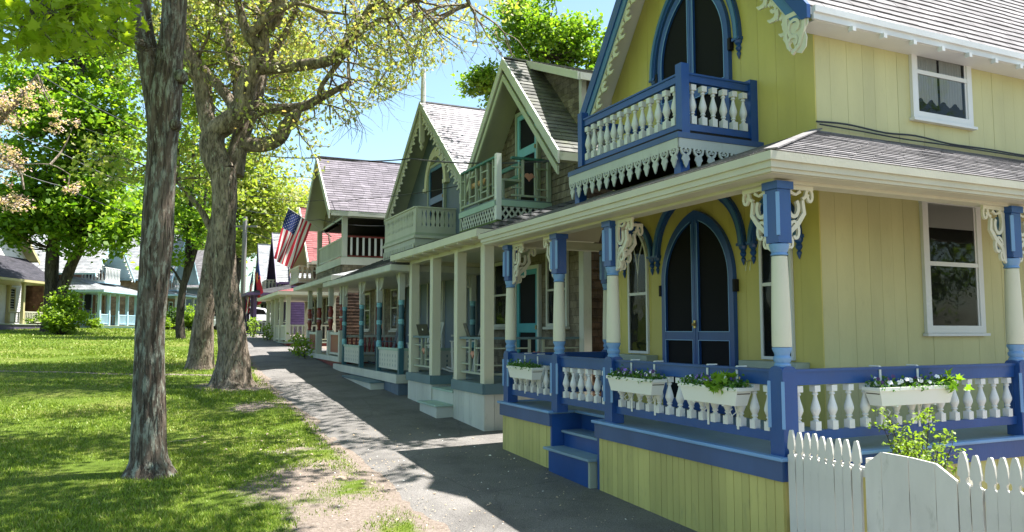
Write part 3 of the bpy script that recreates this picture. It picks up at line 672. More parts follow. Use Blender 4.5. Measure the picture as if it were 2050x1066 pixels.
def hip_porch_roof(root, xe, xw, y0, y1, w0, w1, zE, zW, mat, fmat='cream', side=True, ceil='cream', fd=.13, far=True):
    mb = MB(); mb.courses((xe, y0, zE), (xe, y1, zE), (xw, w1, zW), (xw, w0, zW), .13, .012, out=(-1, 0, 1))
    if side: mb.courses((xe, y0, zE), (xw, y0, zE), (xw, w0, zW), (xw, w0, zW), .13, .012, out=(0, -1, 1))
    if far: mb.courses((xe, y1, zE), (xw, y1, zE), (xw, w1, zW), (xw, w1, zW), .13, .012, out=(0, 1, 1))
    pr = mb.build('porch_roof', mat, root)
    f = MB(); f.box(xe - .012, xe + .02, y0 - .012, y1 + .012, zE - fd, zE - .006); f.box(xe + .02, xw, y0 - .012, y0 + .02, zE - fd, zE - .006); f.box(xe + .02, xw, y1 - .02, y1 + .012, zE - fd, zE - .006)
    f.box(xe + .02, xw, y0 + .02, y1 - .02, zE - fd - .012, zE - fd + .006)
    f.build('porch_fascia', fmat, pr); return pr
def door_front(root, x, yc, w, z0, z1, mat, fmat, mid=None, d=.05, name='door'):
    mb = MB(); h = w / 2; fr = .07
    mb.box(x - d - .02, x, yc - h - fr, yc - h, z0, z1 + fr); mb.box(x - d - .02, x, yc + h, yc + h + fr, z0, z1 + fr); mb.box(x - d - .02, x, yc - h, yc + h, z1, z1 + fr)
    f = mb.build('door_frame', fmat, root); s = .10; mb = MB(); mid = mid or z0 + .9
    mb.box(x - d, x, yc - h, yc - h + s, z0, z1); mb.box(x - d, x, yc + h - s, yc + h, z0, z1); mb.box(x - d + .002, x, yc - h + s, yc + h - s, z1 - s, z1)
    mb.box(x - d + .002, x, yc - h + s, yc + h - s, z0, z0 + .18); mb.box(x - d + .002, x, yc - h + s, yc + h - s, mid - .09, mid + .09)
    dd = mb.build(name, mat, root); MB().box(x - .02, x - .012, yc - h + s, yc + h - s, z0 + .18, z1 - s).build('screen', 'screen', dd)
    MB().box(x - d - .03, x - d, yc - h + .03, yc - h + .06, mid - .03, mid + .05).build('handle', 'brass', dd); return dd

# ------------------------------------------------------------------ shingled cottage with heart railings
H2 = house('cottage', 'brown shingled cottage with teal balcony rail, pink hearts and white square porch posts', -.517, 12.9, 24.62, .2, GR)
def heart2d(cy, cz, s):
    return [(cy + s * .055 * 16 * math.sin(t) ** 3 / 1.0 * .5, cz + s * .055 * .5 * (13 * math.cos(t) - 5 * math.cos(2 * t) - 2 * math.cos(3 * t) - math.cos(4 * t))) for t in [2 * math.pi * k / 28 for k in range(28)]]
def build_h2():
    r = H2; X = 1.83; Y0, Y1, C = -.26, 4.06, 1.9; FL = 1.03
    shingle_wall(r, X, Y0, Y1, FL, 5.0, 'wood_shingle', apex=7.1)
    mb = MB(); shingle_side(r, Y0, X, 9, .1, 4.98, 'brown_shingle', mb=mb, h=.17); shingle_side(r, Y1, X, 9, .1, 4.98, 'brown_shingle', sgn=1, mb=mb, h=.17); mb.box(8.95, 9, Y0 + .06, Y1 - .06, .1, 5)
    mb.build('side_wall', 'brown_shingle', r)
    MB().box(X - .035, X + .0, Y0 - .03, Y0 + .13, .3, 4.2).box(X - .035, X + .12, Y0 - .035, Y0 - .016, .3, 4.2).build('corner_board', 'sage_white', r); MB().box(X - .035, X, Y1 - .13, Y1 + .03, .3, 4.2).build('corner_board', 'sage_white', r)
    # gable roof, deep overhang
    gable_roof(r, 1.25, 9.2, C, 2.34, 4.95, 1.02, 'roof_old', deck='soffit', thick=.08); zr = 4.95 + 1.02 * 2.34
    rake(r, 1.25, C, 2.36, 4.95, zr, .16, -.01, .035, 'sage_white'); rake(r, 1.27, C, 2.3, 4.98, zr - .04, .10, .20, .04, 'soffit', 'rake_moulding')
    MB().box(1.26, 9.2, -.455, -.43, 4.80, 4.94).box(1.26, 9.2, -.43, Y0 - .02, 4.8, 4.815).box(1.26, 9.2, 4.23, 4.255, 4.8, 4.94).build('eave', 'soffit', r)
    # dormer on the near slope
    d = MB(); dx0, dx1 = 2.0, 6.4; zt = zr + .03; yf = .05; slope = lambda y: 4.95 + 1.02 * (y + .44)
    d.courses((dx0 - .25, yf - .3, zt - .89), (dx1, yf - .3, zt - .89), (dx1, C, zt), (dx0 - .25, C, zt), .13, .012, out=(0, 0, 1))
    dr = d.build('dormer_roof', 'roof_old', r)
    MB().prism([(C, zt - .004), (yf - .3, zt - .894), (yf - .3, zt - 1.04), (C - .12, zt - .2)], dx0 - .27, dx0 - .22).box(dx0 - .22, dx1, yf - .31, yf - .28, zt - 1.03, zt - .9).build('dormer_fascia', 'sage_white', dr)
    n = MB(); 
    n.courses((dx0, yf, slope(yf)), (dx0, yf + .0001, slope(yf)), (dx0, C - .35, slope(C - .35)), (dx0, yf, zt - .8), .13, .012, out=(-1, 0, 0))
    n.prism([(yf, slope(yf) - .05), (C - .2, slope(C - .2) - .05), (C - .2, zt - .12), (yf, zt - .8)], dx0, dx0 + .04)
    n.box(dx0, dx1, yf, yf + .04, slope(yf) - .05, zt - .8); n.build('dormer_wall', 'wood_shingle', r)
    MB().box(dx0 - .03, dx0 + .07, yf - .02, yf + .08, slope(yf), zt - .8).build('dormer_corner_board', 'sage_white', r)
    # deck
    f = MB(); f.box(-.02, X, -.2, 1.28, FL - .03, FL); f.box(-.02, X, 2.45, 4.05, FL - .03, FL); f.box(.4, X, 1.28, 2.45, FL - .03, FL); f.build('deck_floor', 'deck_gray', r)
    for (a, b) in ((-.2, 1.28), (2.45, 4.05)): f = MB(); f.box(-.05, -.015, a, b, .86, FL - .001); f.box(-.015, X, a - .03, a, .86, FL - .001) if a < 0 else f.box(-.015, .4, a - .03, a, .86, FL - .001); f.box(-.015, .4, b, b + .03, .86, FL - .001); f.build('skirt_trim', 'slate_teal', r)
    f = MB(); rg = random.Random(11)
    for (a, b) in ((-.17, 1.25), (2.48, 4.02)): boards_front(f, 0, a, b, .26, .86, .13, .005, .01, rg, .1); f.box(0.001, .03, a, b, .2, .86)
    boards_side(f, -.17, 0, X, .26, .86, .16, .008, .01, rg, .2); f.box(.03, X, -.169, -.14, .2, .86); boards_side(f, 2.48, 0, .4, .26, .86, .16, .008, .01, rg, .2); boards_side(f, 1.25, 0, .4, .26, .86, .16, .008, .01, rg, .2, 1)
    f.box(.4, .43, 1.28, 2.45, .2, FL - .03); f.build('skirt', 'sage_white', r)
    f = MB()
    for (a, b) in ((-.2, 1.28), (2.45, 4.05)): f.box(-.03, .0, a, b, .0, .26); f.box(.0, .5, a, a + .02, .0, .26); f.box(0, .5, b - .02, b, 0, .26)
    f.box(.5, X, -.2, -.17, 0, .26); f.build('base_board', 'mossy', r)
    s = MB(); s.box(-.30, .0, 1.34, 2.30, .1, .54); s.box(.0, .4, 1.29, 2.44, .1, .78); st = s.build('steps', 'sage_white', r)
    MB().box(-.34, .02, 1.30, 2.34, .541, .575).build('tread', 'pale_green', st, bevel=.006); MB().box(-.02, .4, 1.29, 2.44, .781, .815).build('tread', 'pale_green', st, bevel=.006)
    # posts, rails
    def post(y, x=.08):
        return MB().box(x - .085, x + .085, y - .085, y + .085, FL, 3.35).build('post', 'ivory', r)
    for y in (-.08, 1.18, 2.55, 3.92): post(y)
    MB().box(0, .17, -.17, 4.0, 3.30, 3.42).box(.17, X, -.14, .0, 3.30, 3.42).box(.17, X, 3.9, 4.02, 3.3, 3.42).build('porch_beam', 'cream', r)
    def hrail(a, b, ax, c, z0, z1, top='slate_teal', slat='sage', hm='pink_heart', hs=.085, name='railing', n=2, th=.045):
        """rail with a frame of slats and a heart in the middle; ax='x' -> plane x=c running in y"""
        m = MB()
        def B(p, q, za, zb_, e=0):
            (m.box(c - th / 2 + e, c + th / 2 - e, p, q, za, zb_) if ax == 'x' else m.box(p, q, c - th / 2 + e, c + th / 2 - e, za, zb_))
        L = b - a
        B(a, b, z0, z0 + .035)
        xs = []
        for k in range(n):
            mc = a + L * (k + .5) / n; xs.append(mc)
            for s_ in (-1, 1): B(mc + s_ * .13 - .02, mc + s_ * .13 + .02, z0 + .035, z1 - .04, .003)
        prev = a
        for mc in xs + [b + .15]:
            q = mc - .15 if mc <= b else b
            if q > prev: B(prev, q, z0 + .15, z0 + .175, .008); B(prev, q, z1 - .2, z1 - .175, .008)
            prev = mc + .15
        rl = m.build(name, slat, r)
        t = MB()
        (t.box(c - .045, c + .045, a, b, z1 - .04, z1) if ax == 'x' else t.box(a, b, c - .045, c + .045, z1 - .04, z1)); t.build('top_rail', top, rl)
        for mc in (xs if hs > .01 else []):
            m2 = MB(); hh = (z0 + z1) / 2 + .02
            m2.prism(heart2d(mc, hh, hs / .055 * .11), c - .012, c + .012, ax)
            if ax == 'x': m2.box(c - .01, c + .01, mc - .11, mc + .11, hh - .01, hh + .015)
            else: m2.box(mc - .11, mc + .11, c - .01, c + .01, hh - .01, hh + .015)
            m2.build('heart', hm, rl)
        return rl
    hrail(.01, 1.09, 'x', .08, 1.16, 1.79, n=1, hs=.08); hrail(2.64, 3.83, 'x', .08, 1.16, 1.79, n=1, hs=.08); hrail(.17, 1.8, 'y', -.08, 1.16, 1.79, n=1, hs=.08)
    hip_porch_roof(r, -.32, X, -.6, 4.35, Y0, Y1, 3.52, 4.22, 'roof_dark', 'ivory')
    for k in range(8): y = -.35 + k * .62; MB().box(-.32, .0, y, y + .03, 3.35, 3.394).build('rafter_tail', 'cream', r)
    MB().box(-.30, .2, -.58, 4.33, 3.395, 3.405).build('porch_soffit', 'ivory', r)
    # doors and windows
    door_front(r, X - .014, C, .95, FL, 3.1, 'teal', 'sage_white', mid=1.95)
    for yc in (.68, 3.2): window_front(r, X - .014, yc, .82, 1.97, 3.35, 2.65, 'sage_white', sill=True)
    door_front(r, X - .014, C, .9, 4.25, 6.3, 'aqua', 'sage', mid=5.5, name='balcony_door')
    # balcony
    z0, zf = 3.92, 4.32
    MB().box(.7, X, .95, 2.85, zf - .03, zf).build('balcony_floor', 'deck_gray', r)
    MB().box(.68, .72, .93, 2.87, zf - .14, zf - .03).box(.72, X, .93, .97, zf - .14, zf - .03).build('balcony_trim', 'pale_green', r)
    MB().box(.69, .72, .95, 2.85, z0 - .16, z0).box(.72, X, .95, .98, z0 - .16, z0).build('balcony_base', 'mossy', r)
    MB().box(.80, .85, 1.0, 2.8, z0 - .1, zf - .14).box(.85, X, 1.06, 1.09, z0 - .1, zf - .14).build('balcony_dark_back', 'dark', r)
    la = MB(); hl = zf - .14 - z0
    for k in range(-3, 17):
        y = .97 + k * .125
        for s_, e in ((1, 0), (-1, .006)):
            p0 = (y if s_ > 0 else y + hl * .75); p1 = (y + hl * .75 if s_ > 0 else y)
            a, b = (p0, z0), (p1, zf - .14)
            if min(a[0], b[0]) < .96 or max(a[0], b[0]) > 2.86: continue
            la.stroke([a, b], .035, .70 + e, .706 + e)
    for k in range(-3, 12):
        x = .72 + k * .125
        for s_, e in ((1, 0), (-1, .006)):
            p0 = (x if s_ > 0 else x + hl * .75); p1 = (x + hl * .75 if s_ > 0 else x)
            if min(p0, p1) < .71 or max(p0, p1) > X: continue
            la.stroke([(p0, z0), (p1, zf - .14)], .035, .95 + e, .956 + e, 'y')
    la.build('lattice', 'sage_white', r)
    MB().box(.68, .78, .92, 1.02, z0, 5.15).build('balcony_post', 'white', r); MB().box(.70, .77, 2.80, 2.87, z0, 5.1).build('balcony_post', 'sage', r); MB().box(X - .09, X - .016, .93, 1.0, zf, 5.1).build('balcony_post', 'sage', r)
    hrail(1.0, X - .1, 'y', .97, zf + .06, 5.12, top='green_rail', hs=.10, n=1, name='balcony_railing')
    hrail(1.02, 2.80, 'x', .73, zf + .06, 5.12, top='green_rail', hs=.0001, n=3, name='balcony_railing')
build_h2()
def bench(x, y, z, L, root, label):
    t = thing('bench', label, 'bench', tuple(root.matrix_basis @ Vector((x, y, z - root['_zb']))), root.rotation_euler[2])
    MB().box(-.2, .2, -L / 2, L / 2, .40, .44).build('seat', 'sage', t)
    MB().box(.17, .2, -L / 2, L / 2, .5, .56).box(.17, .2, -L / 2, L / 2, .72, .80).build('backrest', 'green_rail', t)
    for sx in (-1, 1):
        for sy in (-1, 1): MB().box(sx * .17 - .02, sx * .17 + .02, sy * (L / 2 - .05) - .02, sy * (L / 2 - .05) + .02, 0, .40 if sx < 0 else .8).build('leg', 'sage', t)
    return t
def local(root, x, y, z): return root.matrix_basis @ Vector((x, y, z - root['_zb']))
for o in (H1, H2): o.matrix_basis  # noqa
bench(1.15, 1.9, 4.32, 1.3, H2, 'low bench with dark green back rail on the teal-railed balcony')
# row of wooden hearts hung behind the balcony rail
hb = thing('heart_garland', 'row of tan wooden hearts hung on the front rail of the shingled balcony', 'decoration', local(H2, .79, 2.05, 4.78), R(24.62))
for k in range(6):
    MB().prism([(p[0], p[1]) for p in heart2d((k - 2.5) * .12, 0, .145)], -.03, -.01).build('heart', 'tan_heart', hb)
MB().box(-.012, .0, -.42, .42, .03, .05).build('strip', 'sage', hb)

# ------------------------------------------------------------------ grey-green cottage with bargeboards and finial
H3 = house('cottage', 'grey-green cottage with lacy bargeboard, roof finial and teal banded porch posts', -2.476, 17.0, 24.8, .3, GR)
def build_h3():
    r = H3; X = 1.85; Y0, Y1, C = .0, 5.56, 2.78; FL = .95; pitch = .83
    def topf(y): return 7.92 - pitch * abs(y - C) - .12
    MB().prism([(Y0, .3), (Y1, .3), (Y1, topf(Y1)), (C, topf(C)), (Y0, topf(Y0))], X, X + .05).build('front_wall', 'gray_blue', r)
    mb = MB(); shingle_side(r, Y0, X, 9, .2, 5.4, 'x', mb=mb); mb.box(X, 9, Y1 - .05, Y1, .2, 5.4); mb.box(8.95, 9, Y0, Y1, .2, 5.4); mb.build('side_wall', 'gray_blue', r)
    half = 3.27; ze = 7.92 - half * pitch
    gable_roof(r, 1.35, 9.2, C, half, ze, pitch, 'roof_lilac', deck='sage'); zr = 7.92
    rake(r, 1.35, C, half + .02, ze, zr, .13, -.01, .04, 'sage'); rake(r, 1.39, C, half, ze, zr, .10, .11, .03, 'sage_white', 'rake_moulding')
    bargeboard(r, 1.385, C, half, ze, zr, .18, .28, .24, 'sage_white', skip=.06)
    f = MB(); f.lathe([(.075, 0), (.07, .4), (.055, .9), (.07, .91), (.07, .97), (.02, .98)], 1.42, C, 10)
    fi = f.build('finial', 'white', r, smooth=False); fi.location.z += 7.85
    f = MB(); f.box(1.33, 1.45, C - .06, C + .06, 6.85, 7.75); f.lathe([(.01, 6.62), (.06, 6.72), (.03, 6.78), (.07, 6.84), (.05, 6.86)], 1.39, C, 10); f.build('pendant', 'sage_white', r)
    MB().box(1.5, 9.2, C - half - .01, C - half + .02, ze - .13, ze - .01).box(1.5, 9.2, C + half - .02, C + half + .01, ze - .13, ze - .01).box(1.5, 9.2, C - half + .02, Y0 - .02, ze - .13, ze - .115).build('eave', 'sage_white', r)
    # deck
    MB().box(-.05, X, -.1, 6.3, FL - .03, FL).build('deck_floor', 'slate_teal', r)
    MB().box(-.08, -.05, -.13, 6.33, .76, FL - .003).box(-.05, X, -.13, -.1, .76, FL - .003).build('skirt_trim', 'sage_white', r)
    m = MB(); boards_front(m, 0, -.06, 6.2, .2, .76, .3, .006, .01); boards_side(m, -.06, 0, X, .2, .76, .3, .006, .01); m.box(.001, .04, -.05, 6.2, .2, .76); m.build('skirt', 'gray_blue', r)
    s = MB().box(-.32, .0, 1.1, 3.85, .2, .70).build('steps', 'sage_white', r); MB().box(-.36, -.0, 1.06, 3.9, .701, .738).build('tread', 'slate_teal', s)
    def post(y, x=.06, half_=False):
        b = MB(); H = 2.38
        b.mi = 0; b.box(-.055, .055, -.055, .055, 0, .55)
        b.mi = 1; b.box(-.06, .06, -.06, .06, 1.62, H); b.box(-.075, .075, -.075, .075, H - .06, H)
        prof = [(.056, .55), (.056, .72), (.058, .73), (.062, 1.08), (.056, 1.1), (.056, 1.22), (.06, 1.25), (.058, 1.48), (.056, 1.5), (.056, 1.62)]
        b.mi = 0; b.lathe([(.057, .72), (.062, .9), (.057, 1.08)], n=12); b.lathe([(.057, 1.2), (.062, 1.35), (.057, 1.5)], n=12)
        b.mi = 2
        for z in (.55, 1.08, 1.5): b.lathe([(.05, z), (.068, z + .02), (.068, z + .055), (.06, z + .06), (.068, z + .07), (.068, z + .11), (.05, z + (.17 if z < 1 else .12))], n=12)
        return b.build('post', ['dark_teal', 'sage_white', 'aqua'], r, loc=(x, y, FL - r['_zb']))
    p = post(.02)
    for (x, y) in ((.06, 1.84), (.06, 3.56), (.06, 5.55), (X - .1, .02), (X - .1, 5.55)): copy_part(p, r, (x, y, FL - r['_zb']))
    b = MB()       # fan bracket
    for k in range(6):
        a = R(5 + 80 * k / 5); b.stroke([(.02, -.02), (.30 * math.cos(a) + .0, -.02 - .42 * math.sin(a))], [.02, .045], -.012 + .0005 * k, .012 - .0005 * k)
    b.stroke([(.30 * math.cos(R(t)), -.02 - .42 * math.sin(R(t))) for t in range(0, 91, 10)], .035, -.014, .014); b.stroke([(0, -.012), (.33, -.012)], .03, -.015, .015)
    b = b.build('bracket', 'sage_white', r, loc=(.06, .08, 3.32 - r['_zb']))
    for (x, y, rz) in ((.06, 1.78, 180), (.06, 1.90, 0), (.06, 3.5, 180), (.06, 3.62, 0), (.06, 5.49, 180), (.12, .02, -90), (X - .16, .02, 90)): copy_part(b, r, (x, y, 3.32 - r['_zb']), R(rz))
    def panel(a, c, ax):
        m = MB(); bx = (lambda p, q, z0, z1, e: m.box(.06 - e, .06 + e, p, q, z0, z1)) if ax == 'x' else (lambda p, q, z0, z1, e: m.box(p, q, .02 - e, .02 + e, z0, z1))
        bx(a, c, FL + .08, FL + .5, .012); rl = m.build('rail_panel', 'sage_white', r)
        m = MB(); n = max(3, int((c - a) / .2)); k_ = .06 if ax == 'x' else .02
        for k in range(n):
            y = a + (c - a) * (k + .5) / n
            for z, s_ in ((FL + .38, 1), (FL + .27, .8), (FL + .17, 1)):
                m.prism([(y, z + .045 * s_), (y + .018, z), (y, z - .045 * s_), (y - .018, z)], k_ - .0135, k_ - .0125, ax)
        m.build('cutout', 'dark_teal', rl)
        m = MB(); bx(a, c, 0, .001, 0); m = MB(); bx = (lambda p, q, z0, z1, e: m.box(.06 - e, .06 + e, p, q, z0, z1)) if ax == 'x' else (lambda p, q, z0, z1, e: m.box(p, q, .02 - e, .02 + e, z0, z1))
        bx(a, c, FL + .5, FL + .56, .035); m.build('top_rail', 'pale_green', rl)
    panel(.08, 1.78, 'x'); panel(3.62, 5.49, 'x'); panel(.12, X - .16, 'y')
    MB().box(0, .12, -.05, 5.62, 3.325, 3.43).box(.12, X, -.04, .08, 3.325, 3.43).build('porch_beam', 'sage_white', r)
    hip_porch_roof(r, -.35, X, -.55, 6.6, .1, 5.5, 3.30, 4.25, 'roof_dark', 'sage_white')
    door_front(r, X, C, 1.1, FL, 3.2, 'navy', 'sage_white')
    for yc in (1.0, 4.55): window_front(r, X, yc, .8, 1.8, 3.2, 2.5, 'sage_white')
    door_front(r, X, C, 1.2, 4.3, 6.25, 'mid_blue', 'sage', mid=5.35, name='balcony_door')
    m = MB(); m.band(gothic(C, .85, 5.75, 6.75), gothic(C, .68, 5.75, 6.5), X - .1, X); m.box(X - .12, X, C - .92, C - .66, 5.66, 5.76); m.box(X - .12, X, C + .66, C + .92, 5.66, 5.76); m.build('hood_mould', 'ivory', r)
    # balcony
    z0, z1 = 4.27, 4.88
    def slotted(a, b, c, ax, n, mb):
        """solid parapet board with turned-baluster cut-outs, as in sawn work"""
        def B(p, q, za, zb_, e=.014): (mb.box(c - e, c + e, p, q, za, zb_) if ax == 'x' else mb.box(p, q, c - e, c + e, za, zb_))
        B(a, b, z0, z0 + .16); B(a, b, z1 - .05, z1); B(a, b, z1, z1 + .03, .05)
        B(a, a + .12, z0 + .16, z1 - .05); B(b - .06, b, z0 + .16, z1 - .05); L = (b - a - .18) / n
        for k in range(n):
            y = a + .12 + (k + .5) * L; w_ = L * .36; zz = [z0 + .16, z0 + .2, z0 + .28, z0 + .38, z0 + .48, z1 - .05]; ww = [w_ * 1.2, w_ * .8, w_ * 1.25, w_, w_ * .5, w_ * 1.2]
            o = [(y - q, z) for q, z in zip(ww, zz)]; i = [(y + q, z) for q, z in zip(ww, zz)]; mb.band(o, i, c - .0135, c + .0135, ax)
    m = MB(); slotted(1.43, 4.17, .83, 'x', 19, m); slotted(.85, X, 1.44, 'y', 7, m); slotted(.85, X, 4.16, 'y', 7, m); m.build('balcony_railing', 'sage_white', r)
    MB().box(.80, X, 1.40, 4.2, 4.2, 4.27).build('balcony_floor', 'sage', r)
    MB().box(.76, X, 1.36, 4.24, 4.13, 4.199).box(.80, X, 1.42, 4.18, 3.95, 4.129).build('balcony_trim', 'sage_white', r)
    m = MB(); n = 18
    for k in range(n):
        y = 1.42 + (k + .5) * 2.76 / n; m.prism([(y - .05, 4.0), (y + .05, 4.0), (y + .045, 3.86), (y + .02, 3.84), (y + .03, 3.78), (y, 3.68), (y - .03, 3.78), (y - .02, 3.84), (y - .045, 3.86)], .77, .79)
    for k in range(7):
        x = .84 + k * .153; m.prism([(x - .05, 4.0), (x + .05, 4.0), (x + .045, 3.86), (x + .02, 3.84), (x + .03, 3.78), (x, 3.68), (x - .03, 3.78), (x - .02, 3.84), (x - .045, 3.86)], 1.395, 1.41, 'y')
    m.build('valance', 'sage_white', r)
build_h3()

# ------------------------------------------------------------------ red porch cottage with open upper gallery
H4 = house('cottage', 'shingled cottage with open upper gallery and red and white turned porch posts', -4.895, 22.3, 24.19, .6, GR)
def build_h4():
    r = H4; X = 1.9; Y0, Y1, C = .1, 5.7, 2.85; FL = 1.15
    shingle_wall(r, X, Y0, Y1, .8, 4.0, 'wood_shingle'); mb = MB()
    shingle_side(r, Y0, X, 9, .5, 5.3, 'x', mb=mb); mb.box(X, 9, Y1 - .05, Y1, .5, 5.3); mb.box(8.9, 9, Y0, Y1, .5, 5.3); mb.build('side_wall', 'wood_shingle', r)
    half = 2.3; pitch = .9; zr = 7.52; ze = zr - pitch * half
    gable_roof(r, -.28, 9.2, C, half, ze, pitch, 'roof_purple', deck='soffit'); rake(r, -.28, C, half + .02, ze, zr, .2, -.01, .04, 'sage_white')
    shingle_wall(r, .35, C - 2.05, C + 2.05, 5.42, 5.55, 'wood_shingle', apex=7.3, name='gable_wall')
    MB().box(-.24, .36, C - half, C - half + .03, ze - .16, ze - .02).box(.3, .42, C - 2.1, C + 2.1, 5.3, 5.42).box(-.24, 9.2, C - half - .005, C - half + .03, ze - .14, ze - .01).box(.42, 3.4, C - 2.1, C - 2.0, 5.3, 5.45).build('eave', 'sage_white', r)
    # gallery
    gx = .15; y0, y1 = .75, 4.95
    MB().box(gx, 3.4, y0, y1, 3.98, 4.1).build('gallery_floor', 'soffit', r)
    MB().box(gx - .03, gx, y0 - .03, y1, 3.86, 4.08).box(gx, 3.4, y0 - .03, y0, 3.86, 4.08).build('gallery_trim', 'sage_white', r)
    m = MB(); shingle_side(r, y0 + .02, gx + .02, 3.4, 3.45, 3.86, 'x', mb=m); m.courses((gx + .02, y0 + .02, 3.45), (gx + .02, y1, 3.45), (gx + .02, y1, 3.86), (gx + .02, y0 + .02, 3.86), .13, .012, out=(-1, 0, 0)); m.box(gx + .03, 3.4, y0 + .07, y1 - .05, 3.45, 3.86); m.build('gallery_skirt', 'wood_shingle', r)
    for (x, y) in ((gx + .07, y0 + .07), (gx + .07, y1 - .07), (3.3, y0 + .07)): MB().box(x - .075, x + .075, y - .075, y + .075, 4.1, 5.33).build('gallery_post', 'sage_white', r)
    m = MB(); m.box(gx + .05, gx + .09, y0 + .15, y1 - .15, 4.15, 4.19)
    for k in range(30): y = y0 + .2 + k * .128; m.box(gx + .05, gx + .09, y, y + .07, 4.19, 4.66)
    m.box(gx + .03, gx + .12, y0 + .15, y1 - .15, 4.66, 4.71); m.build('gallery_railing', 'sage_white', r)
    m = MB()
    for k in range(16): x = gx + .25 + k * .185; m.box(x, x + .06, y0 + .05, y0 + .09, 4.16, 4.7)
    sr = m.build('gallery_railing', 'white', r); MB().box(gx + .15, 3.25, y0 + .03, y0 + .11, 4.7, 4.745).build('top_rail', 'red', sr); MB().box(gx + .15, 3.25, y0 + .03, y0 + .11, 4.105, 4.15).build('bottom_rail', 'red', sr)
    MB().box(3.4, 3.45, y0, y1, 4.0, 5.5).box(1.15, 3.4, y1 - .05, y1, 4.0, 5.42).build('gallery_back_wall', 'gallery_shaded_brown', r); MB().box(gx + .1, 3.4, y0 + .15, y1 - .15, 5.3, 5.32).build('gallery_ceiling', 'interior', r)  # walls and ceiling coloured dark to stand in for the shaded gallery
    window_front(r, 3.4, C - .7, .8, 4.5, 5.2, 4.85, 'sage_white'); window_front(r, 3.4, C + .7, .8, 4.5, 5.2, 4.85, 'sage_white')
    # porch
    MB().box(-.05, X, -.1, 6.0, FL - .03, FL).build('deck_floor', 'sage', r); MB().box(-.08, -.05, -.13, 6.0, 1.0, FL - .003).box(-.05, X, -.13, -.1, 1.0, FL - .003).build('skirt_trim', 'sage_white', r)
    MB().box(0, .04, -.06, 5.95, .3, 1.0).box(.04, X, -.06, -.02, .3, 1.0).build('skirt', 'red', r)
    s = MB().box(-.55, -.09, 2.1, 3.7, .4, .84).build('steps', 'sage', r)
    def post(y, x=.06):
        b = MB(); H = 2.25; b.mi = 0; b.box(-.09, .09, -.09, .09, 0, .75); b.box(-.07, .07, -.07, .07, 1.5, H)
        b.mi = 1; b.lathe([(.05, .75), (.075, .78), (.05, .82), (.06, .9), (.085, 1.02), (.07, 1.1), (.06, 1.12), (.075, 1.25), (.085, 1.32), (.06, 1.42), (.075, 1.46), (.05, 1.5)], n=12)
        b.mi = 0; b.lathe([(.05, 1.1), (.082, 1.12), (.082, 1.15), (.05, 1.17)], n=12)
        return b.build('post', ['sage_white', 'red'], r, loc=(x, y, FL - r['_zb']))
    p = post(.17)
    for (x, y) in ((.06, 1.86), (.06, 3.8), (.06, 5.6), (X - .1, .17)): copy_part(p, r, (x, y, FL - r['_zb']))
    for (a, b) in ((.26, 1.77), (3.89, 5.51)):
        rl = MB().box(.04, .08, a, b, FL + .1, FL + .62).build('rail_panel', 'red', r); MB().box(.02, .1, a, b, FL + .62, FL + .7).box(.02, .1, a, b, FL + .04, FL + .1).box(.03, .039, a, a + .08, FL + .1, FL + .62).box(.03, .039, b - .08, b, FL + .1, FL + .62).build('top_rail', 'sage_white', rl)
    m = MB()
    for k in range(12): m.lathe([(.02, FL + .12), (.03, FL + .2), (.05, FL + .3), (.02, FL + .45), (.03, FL + .55)], .22 + k * .13, .17, 8)
    rl = m.build('railing', 'red', r); MB().box(.15, X - .2, .14, .2, FL + .55, FL + .62).box(.15, X - .2, .14, .2, FL + .06, FL + .12).build('top_rail', 'sage_white', rl)
    MB().box(0, .12, .05, 5.75, 3.36, 3.47).box(.12, X, .1, .2, 3.36, 3.47).build('porch_beam', 'sage_white', r)
    hip_porch_roof(r, -.4, X, -.5, 6.4, .2, 5.6, 3.44, 4.02, 'pale_roof', 'sage_white')
    door_front(r, X, C, 1.0, FL, 3.2, 'red', 'sage_white')
    for yc in (1.1, 4.6): window_front(r, X, yc, .8, 1.9, 3.2, 2.6, 'sage_white')
build_h4()

